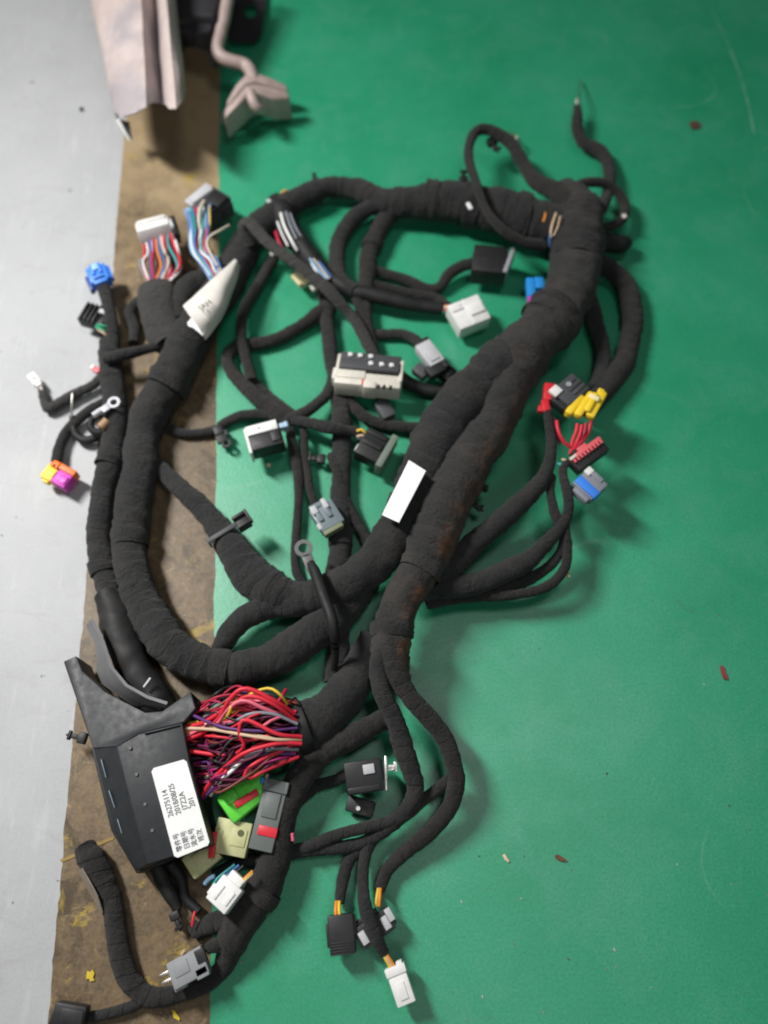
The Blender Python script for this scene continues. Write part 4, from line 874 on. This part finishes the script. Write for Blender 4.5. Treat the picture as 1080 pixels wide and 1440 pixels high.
# right wall of the cable channel, seen from inside
def wall(name, line, z0, z1, t, mat, parent):
    g = [[W(x, y, z0 * 0.001), ] for x, y in line]
    grid = []
    for (x, y) in line:
        p = W(x, y, z1 * 0.001); grid.append([Vector((p.x, p.y, z0 * 0.001)), p])
    return sheet(name, grid, mat, parent, t, 0)
sheet('channel_wall', [[W(121, 880, .030), W(127, 871, .052)], [W(135, 909, .030), W(143, 903, .053)], [W(136, 944, .024), W(154, 938, .053)], [W(143, 962, .022), W(176, 965, .053)], [W(184, 991, .022), W(206, 982, .053)], [W(222, 1002, .022), W(234, 991, .053)]],
      plastic('channel_grey', (0.19, 0.19, 0.195), 0.6, 0.4), FB, 0.003, 0)
fr = frame(207, 960, -6, 8, 44)
b = B(); b.box((0, 0, 0), (16, 3, 4), 0.8); b.make('cable_tie', LGREY, fr, H)
cable('sheath', [(150, 836, 18, 1), (156, 858, 20, 2), (163, 880, 22, 4), (178, 912, 24, 6), (196, 948, 24, 5), (222, 984, 22, 3), (240, 1012, 16, 3)], VINYL, H, seg=20, tape=False, lump=0.14)
for x, y in ((183, 1052), (192, 1089), (204, 1131), (214, 1168)):
    fr = frame(x, y, 3, 10, 58.6); B().cyl((0, 0, 0), 2.6, 1.6, n=14, r2=2.0).make('stud', plastic('stud_grey', (0.13, 0.135, 0.14), 0.5, 0.3), fr, FB)
for (x0, y0, x1, y1) in ((143, 1068, 150, 1094), (154, 1112, 162, 1136), (166, 1152, 172, 1172)):
    fr = frame((x0 + x1) / 2, (y0 + y1) / 2, x1 - x0, y1 - y0, 39.5); B().box((0, 0, 0), (math.hypot(x1 - x0, y1 - y0), 1.6, 6), 0.5).make('latch', plastic('slate', (0.15, 0.20, 0.24), 0.4, 0.4), fr, FB)
fr = frame(226, 1026, 58, -14, 59); B().box((2, 0, 0), (50, 2.4, 3), 0.9).make('rib', BOXBLK, fr, FB)
# label on the box
LZ = 59.2
lab = poly_plate('label', [(216, 1080), (258, 1068), (262.5, 1071), (294.5, 1184), (292, 1189), (250, 1206), (245, 1204), (213, 1085)], [LZ] * 8, PAPER, FB)
def lpt(u, v):   # u across (0 left .. 1), v along (0 bottom .. 1 top)
    bx, by = 245 + 49.5 * u, 1206 - 17 * u; tx, ty = 213 + 49 * u, 1083 - 14.5 * u
    return bx + (tx - bx) * v, by + (ty - by) * v
for u, cn, num in ((0.20, '零件号', '26275114'), (0.42, '日期号', '2018/08/25'), (0.63, '流水号', 'J7Z2A'), (0.84, '班次', '201')):
    for v, body, sz in ((0.045 + (0.03 if u > 0.8 else 0), cn, 9.6), (0.44 + 0.03 * (u > 0.5), num, 11.0)):
        x, y = lpt(u, v); x2, y2 = lpt(u, v + 0.1)
        text(body, frame(x, y, x2 - x, y2 - y, LZ + 0.45), sz, INK, FB, sx=0.88)
# --- the wires between box and trunk
hero = [('red', 3.2, [(414, 1004, 62), (385, 985, 78), (345, 968, 84), (322, 985, 78), (308, 1010, 66), (285, 1030, 50), (262, 1040, 44)]),
        ('pink', 2.8, [(410, 1008, 60), (375, 998, 74), (342, 985, 80), (318, 1000, 72), (300, 1022, 60), (262, 1026, 46)]),
        ('red', 3.0, [(416, 1014, 62), (384, 990, 80), (350, 979, 82), (322, 994, 70), (286, 1016, 56), (260, 1022, 44)]),
        ('yellow', 2.2, [(404, 990, 56), (392, 975, 66), (376, 968, 66), (350, 978, 64), (330, 1000, 58), (300, 1010, 50), (262, 1018, 42)]),
        ('yellow', 2.4, [(335, 982, 76), (325, 994, 76), (318, 1008, 68), (290, 1024, 54), (262, 1030, 44)]),
        ('grey', 2.6, [(418, 1018, 62), (384, 1004, 72), (352, 1004, 74), (326, 1016, 66), (290, 1020, 54), (262, 1028, 44)]),
        ('tan', 2.4, [(424, 1040, 64), (388, 1040, 76), (340, 1033, 74), (300, 1026, 62), (262, 1024, 48)]),
        ('red', 2.8, [(424, 1036, 66), (390, 1032, 76), (345, 1012, 78), (336, 1030, 74), (343, 1050, 66), (320, 1062, 56), (264, 1056, 44)]),
        ('red', 3.0, [(424, 1046, 66), (388, 1046, 74), (346, 1058, 74), (320, 1076, 64), (296, 1100, 50), (284, 1120, 38)]),
        ('grey', 2.4, [(420, 1054, 60), (372, 1054, 68), (336, 1072, 66), (312, 1096, 56), (290, 1112, 40)]),
        ('white', 2.6, [(400, 1052, 56), (352, 1062, 66), (326, 1084, 66), (308, 1100, 58), (296, 1118, 40)]),
        ('purple', 2.2, [(416, 1060, 58), (366, 1062, 64), (328, 1080, 62), (300, 1108, 52), (286, 1124, 36)]),
        ('red', 2.8, [(420, 1064, 56), (376, 1082, 62), (352, 1094, 62), (344, 1086, 66), (368, 1068, 66), (410, 1050, 60)]),
        ('purple', 2.2, [(418, 1024, 60), (372, 1028, 72), (320, 1024, 72), (290, 1014, 60), (264, 1002, 46)]),
        ('pink', 2.2, [(410, 1004, 60), (384, 1012, 74), (366, 1022, 76), (346, 1014, 72), (300, 1018, 60), (264, 1034, 46)]),
        ('crimson', 2.6, [(402, 970, 52), (396, 980, 62), (386, 994, 64)]),
        ('tan', 2.0, [(424, 1044, 62), (372, 1036, 70), (300, 1022, 62), (284, 1014, 52)])]
for cn, r, p in hero: wire(p, r * 1.05, cn, FB)
pool = ['red'] * 6 + ['crimson'] * 10 + ['plum'] * 16 + ['purple'] * 4 + ['magenta'] * 5 + ['black'] * 12 + ['grey'] * 3 + ['pink'] * 2 + ['tan'] * 2 + ['brown'] * 4
for i in range(125):
    v = random.random(); cn = random.choice(pool)
    if v > 0.45 and cn in ('tan', 'pink', 'red', 'crimson', 'grey') and random.random() < 0.72: cn = random.choice(('plum', 'plum', 'black', 'magenta'))
    y0 = 985 + 82 * v; xb = 258 + 26 * v; yb = 996 + 112 * v + random.uniform(-8, 8)
    top = 20 + 48 * random.random()
    wire([(416 + random.uniform(-4, 4), y0, 14 + 46 * random.random()), (385 + random.uniform(-10, 10), y0 + random.uniform(-12, 12), top), (345 + random.uniform(-16, 16), 980 + 112 * v + random.uniform(-18, 18), top + random.uniform(-8, 12)),
          (308 + random.uniform(-10, 10), 985 + 124 * v + random.uniform(-14, 14), top), (xb + 16, yb + random.uniform(-6, 6), 30 + random.uniform(-14, 16)), (xb - 6, yb, 24 + random.uniform(-12, 18))], random.uniform(1.5, 2.2), cn, FB)

# ------------------------------------------------------------------ things at the top of the frame
m, nt, bs = nm('stained_pale_panel'); co = coord(nt)
c = mix(nt, ramp(nt, noise_n(nt, co, 9, 3, 0.5), [(0.35, 0), (0.65, 1)]), (0.45, 0.365, 0.34), (0.57, 0.485, 0.46))
c = mix(nt, ramp(nt, noise_n(nt, co, 11, 3, 0.5), [(0.47, 0), (0.62, 0.8)]), c, (0.31, 0.285, 0.315))
c = mix(nt, ramp(nt, noise_n(nt, coord(nt, 'Object', (60, 12, 10)), 2.0, 5, 0.65), [(0.48, 0), (0.75, 0.45)]), c, (0.34, 0.28, 0.25))
c = mix(nt, ramp(nt, noise_n(nt, co, 150, 5, 0.7), [(0.52, 0), (0.72, 0.4)]), c, (0.33, 0.28, 0.25))
nt.links.new(c, bs.inputs['Base Color']); bs.inputs['Roughness'].default_value = 0.6
bs.inputs['Roughness'].default_value = 0.5; bs.inputs['Specular IOR Level'].default_value = 0.4
bump(nt, bs, noise_n(nt, co, 60, 5, 0.7, 0.6), 0.5, 0.003); PANEL = m
m, nt, bs = nm('dusty_pinkish_metal'); co = coord(nt)
c = mix(nt, ramp(nt, noise_n(nt, co, 40, 6, 0.7), [(0.35, 0), (0.7, 1)]), (0.36, 0.275, 0.25), (0.48, 0.385, 0.355))
c = mix(nt, ramp(nt, noise_n(nt, co, 110, 4, 0.7), [(0.62, 0), (0.72, 0.7)]), c, (0.22, 0.12, 0.08))
nt.links.new(c, bs.inputs['Base Color']); bs.inputs['Roughness'].default_value = 0.55; bs.inputs['Metallic'].default_value = 0.1
bump(nt, bs, noise_n(nt, co, 200, 4), 0.2, 0.0008); PEDAL = m

pb = W(190, 60, 0)
PN = thing('trim_panel', 'pale dirty ribbed panel reaching in from the top edge over the brown stripe', 'panel', (pb.x, pb.y, 0))
prof = [(165, 166, 10), (160, 158, 30), (172, 163, 44), (190, 159, 54), (206, 150, 56), (218, 144, 36), (227, 143, 22), (232, 147, 40), (238, 153, 60), (248, 153, 64), (257, 143, 58), (261, 130, 40), (259, 124, 20)]
topx = [-38, -32, -22, -14, -8, -8, -10, -12, -14, -16, -16, -16, -18]
grid = []
for i in range(13):
    t = i / 12.0 * 2.4
    row = []
    for (x, y, z), dx in zip(prof, topx):
        ny = noise.noise(Vector((x * 0.05, t * 3, 0))) * 4 + noise.noise(Vector((x * 0.11, t * 9, 4))) * 3.5
        row.append(W(x + dx * t + ny * 0.4, y - 165 * t + (2.5 * noise.noise(Vector((x * 0.2, 1, 5))) if i == 0 else 0), (z * 1.0 + 48 + 22 * t + ny) * 0.001))
    grid.append(row)
sheet('panel_skin', grid, PANEL, PN, 0.0018, 1, soft=0.25)
sheet('corner_tab', [[W(163, 166, .052), W(181, 172, .050)], [W(172, 182, .040), W(183, 184, .042)], [W(182, 197, .033), W(184, 197, .035)]], plastic('dark_board', (0.05, 0.05, 0.05), 0.7, 0.3), PN, 0.0015, 1)
sheet('torn_edge', [[W(163, 168, .052), W(167, 167, .053)], [W(174, 186, .042), W(176, 184, .043)], [W(182, 199, .035), W(183, 196, .036)]], PAPER, PN, 0.0012, 0)

pp = W(330, 40, 0)
PD = thing('pedal_assembly', 'dusty pinkish grey pedal lever with a bent rod and ridged pad by the pale panel', 'pedal', (pp.x, pp.y, 0))
def ctube(name, pts, r, mat, parent):
    q = [(W(x, y, z * 0.001), r * K(x, y, z * 0.001)) for x, y, z in pts]
    me = tube_mesh(path(q, 0.004), 14, False, 0.05, 1.0, False); smooth(me, 60); return link(name, me, mat, parent)
ctube('lever', [(334, -60, 90), (324, -20, 84), (317, 15, 76), (311, 45, 68), (306, 68, 62), (312, 80, 58), (326, 86, 54), (344, 91, 50), (353, 102, 48), (357, 116, 46)], 9, PEDAL, PD)
ctube('lever', [(322, -60, 60), (306, -20, 56), (298, 30, 50), (294, 60, 46), (300, 86, 34), (306, 88, 26)], 6, plastic('dark_rod', (0.10, 0.085, 0.085), 0.5, 0.5), PD)
def block(name, poly, z0, z1, mat, parent, bev, tilt=0.0):
    b = bmesh.new(); T = [b.verts.new(W(x, y, (z1 - tilt * abs(x - 352)) * 0.001)) for x, y in poly]
    D = [b.verts.new((v.co.x, v.co.y, v.co.z - (z1 - z0) * 0.001)) for v in T]; n_ = len(T)
    b.faces.new(T); b.faces.new(D[::-1])
    for i in range(n_): b.faces.new((T[i], D[i], D[(i + 1) % n_], T[(i + 1) % n_]))
    bmesh.ops.recalc_face_normals(b, faces=b.faces)
    bmesh.ops.bevel(b, geom=[e for e in b.edges if e.calc_face_angle(0) > 0.5], offset=bev, segments=3, affect='EDGES', profile=0.5)
    bmesh.ops.triangulate(b, faces=[f for f in b.faces if len(f.verts) > 4])
    me = bpy.data.meshes.new(name); b.to_mesh(me); b.free(); smooth(me, 35); return link(name, me, mat, parent)
pad = block('pad', [(316, 152), (332, 135), (346, 119), (358, 117), (382, 122), (405, 128), (408, 138), (382, 138), (362, 131), (350, 132), (334, 148), (315, 166)], 26, 62, PEDAL, PD, 0.003, 0.35)
block('pad_back', [(319, 140), (331, 119), (349, 99), (358, 100), (382, 109), (403, 119), (405, 127), (382, 121), (358, 116), (346, 118), (332, 134), (317, 151)], 24, 55, PEDAL, pad, 0.003, 0.3)
ctube('stub', [(352, 130, 62), (355, 140, 60), (361, 151, 54), (369, 154, 44)], 7.5, PEDAL, PD)
ctube('hook', [(318, 158, 30), (315, 166, 20), (318, 174, 12), (325, 176, 8)], 4, PEDAL, PD)
# dark block at the lever head; holed plate stands for a bracket's cast shadow
DK = plastic('dark_block_and_shadow', (0.020, 0.019, 0.024), 0.55, 0.6)
fr = frame(283, 4, -3, 12, 66)
b = B(); b.box((4, 2, 0), (110, 62, 46), 8); b.box((50, -4, -6), (40, 44, 30), 10); b.cyl((66, 14, 0), 13, 24, n=18); b.box((-30, 0, 18), (80, 40, 20), 6); b.box((70, -20, -8), (24, 14, 18), 4)
b.make('mount_block', DK, fr, PD)
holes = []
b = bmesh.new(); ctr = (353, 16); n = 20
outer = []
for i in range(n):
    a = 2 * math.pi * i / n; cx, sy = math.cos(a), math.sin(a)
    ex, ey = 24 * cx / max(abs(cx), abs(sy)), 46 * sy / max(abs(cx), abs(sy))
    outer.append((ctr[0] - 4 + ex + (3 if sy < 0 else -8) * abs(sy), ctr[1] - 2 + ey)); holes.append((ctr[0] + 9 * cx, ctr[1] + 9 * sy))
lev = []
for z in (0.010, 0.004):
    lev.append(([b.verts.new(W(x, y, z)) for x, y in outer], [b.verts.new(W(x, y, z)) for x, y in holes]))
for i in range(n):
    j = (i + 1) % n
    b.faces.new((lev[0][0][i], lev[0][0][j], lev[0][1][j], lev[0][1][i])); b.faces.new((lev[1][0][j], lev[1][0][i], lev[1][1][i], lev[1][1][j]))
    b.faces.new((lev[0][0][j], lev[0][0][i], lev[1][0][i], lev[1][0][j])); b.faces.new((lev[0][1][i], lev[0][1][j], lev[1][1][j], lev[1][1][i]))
bmesh.ops.recalc_face_normals(b, faces=b.faces); me = bpy.data.meshes.new('shadow_plate'); b.to_mesh(me); b.free(); link('shadow_plate', me, DK, PD)

# ------------------------------------------------------------------ scraps on the floor
def flake(name, label, cat, px, py, pts, mat, z=0.0006, h=0.0016):
    ctr = W(px, py, 0); b = bmesh.new(); T = []
    for x, y in pts:
        p = W(px + x, py + y, 0); T.append(b.verts.new((p.x, p.y, z + h * (0.7 + 0.6 * random.random()))))
    D = [b.verts.new((v.co.x, v.co.y, z)) for v in T]; n_ = len(T)
    b.faces.new(T); b.faces.new(D[::-1])
    for i in range(n_): b.faces.new((T[i], D[i], D[(i + 1) % n_], T[(i + 1) % n_]))
    bmesh.ops.recalc_face_normals(b, faces=b.faces)
    me = bpy.data.meshes.new(name); b.to_mesh(me); b.free(); me.materials.append(mat); me.transform(Matrix.Translation(-Vector((ctr.x, ctr.y, 0))))
    o = bpy.data.objects.new(name, me); COL.objects.link(o); o.location = (ctr.x, ctr.y, 0); o['label'] = label; o['category'] = cat; return o
BROWN = plastic('rust_chip', (0.15, 0.065, 0.035), 0.8, 0.5); PALE = plastic('pale_chip', (0.66, 0.55, 0.38), 0.7, 0.2); YFL = plastic('yellow_chip', (0.60, 0.44, 0.04), 0.7, 0.2)
flake('chip', 'pale splinter on the green floor right of the bottom white plug', 'chip', 711, 1207, [(-5, -5), (-1, -6), (5, 4), (3, 6), (-2, 2)], PALE)
flake('chip', 'reddish brown chip lying right of the pale splinter', 'chip', 787, 1207, [(-7, -4), (-2, -5), (3, -2), (8, 1), (9, 4), (2, 4), (-5, 1)], BROWN)
flake('chip', 'long red flake on the green floor near the right edge', 'chip', 1017, 946, [(-5, -9), (-1, -9), (2, 0), (6, 8), (5, 11), (0, 9), (-3, 1)], plastic('red_chip', (0.27, 0.04, 0.05), 0.8, 0.5))
flake('chip', 'dark brown spot of grit in the upper right', 'chip', 977, 177, [(-8, -3), (0, -6), (8, -2), (6, 5), (-4, 6)], plastic('dark_chip', (0.10, 0.045, 0.03), 0.8, 0.2))
flake('chip', 'tiny black speck under the upper left of the concrete', 'chip', 114, 152, [(-3, -2), (2, -3), (3, 2), (-2, 3)], BLACK, z=-0.0028)
flake('paint_flake', 'bright yellow paint flake at lower left on the brown stripe', 'paint flake', 127, 1372, [(-4, -7), (0, -5), (4, -9), (6, -3), (4, 2), (6, 7), (0, 8), (-2, 4), (-6, 5), (-5, -1)], YFL, z=-0.0010)
flake('paint_flake', 'yellow paint flake at the bottom edge beside the green floor', 'paint flake', 247, 1428, [(-5, -7), (-2, -8), (2, -2), (6, 4), (5, 8), (1, 5), (-3, 3)], YFL, z=-0.0010)
flake('paint_strip', 'thin yellow paint line across the brown stripe left of the fuse box', 'paint mark', 122, 1193, [(-38, 16), (-10, 4), (8, -6), (38, -17), (38, -13), (8, 0), (-10, 9), (-36, 20)], plastic('dull_yellow', (0.30, 0.20, 0.07), 0.8, 0.6), z=-0.0010, h=0.0003)
flake('chip', 'white crumb beside the loop of cable left of centre', 'chip', 378, 655, [(-3, -2), (2, -3), (3, 2), (-2, 3)], PALE)

m, nt, bs = nm('mixed_grit'); g = nt.nodes.new('ShaderNodeNewGeometry')
c = ramp(nt, g.outputs['Random Per Island'], [(0.0, (0.03, 0.028, 0.025)), (0.45, (0.10, 0.07, 0.045)), (0.7, (0.20, 0.17, 0.13)), (1.0, (0.55, 0.52, 0.46))])
nt.links.new(c, bs.inputs['Base Color']); bs.inputs['Roughness'].default_value = 0.85
rg = random.Random(21); b = bmesh.new()
for i in range(230):
    px, py = rg.uniform(80, 1120), rg.uniform(-40, 1480); p = W(px, py, 0)
    if px < 165 - (py - 240) * 0.086: continue
    if noise.noise(Vector((px * 0.006, py * 0.006, 2.0))) < -0.15: continue
    z0 = -0.0030 if px < 165 - (py - 240) * 0.086 else (-0.0014 if px < 306 else 0.0)
    r_ = rg.choice((0.0004, 0.0004, 0.0005, 0.0006, 0.0008)); t_ = bmesh.ops.create_icosphere(b, subdivisions=1, radius=r_)
    e = rg.uniform(1.0, 2.6); a = rg.uniform(0, 6.28)
    for v in t_['verts']:
        q = Vector((v.co.x * e, v.co.y, v.co.z * 0.6)) * rg.uniform(0.75, 1.2)
        v.co = Vector((p.x + q.x * math.cos(a) - q.y * math.sin(a), p.y + q.x * math.sin(a) + q.y * math.cos(a), z0 + r_ * 0.4 + q.z))
me = bpy.data.meshes.new('floor_grit'); b.to_mesh(me); b.free(); me.materials.append(m)
o = bpy.data.objects.new('floor_grit', me); COL.objects.link(o); o['kind'] = 'stuff'; o['label'] = 'fine grit and dust scattered over the floor'
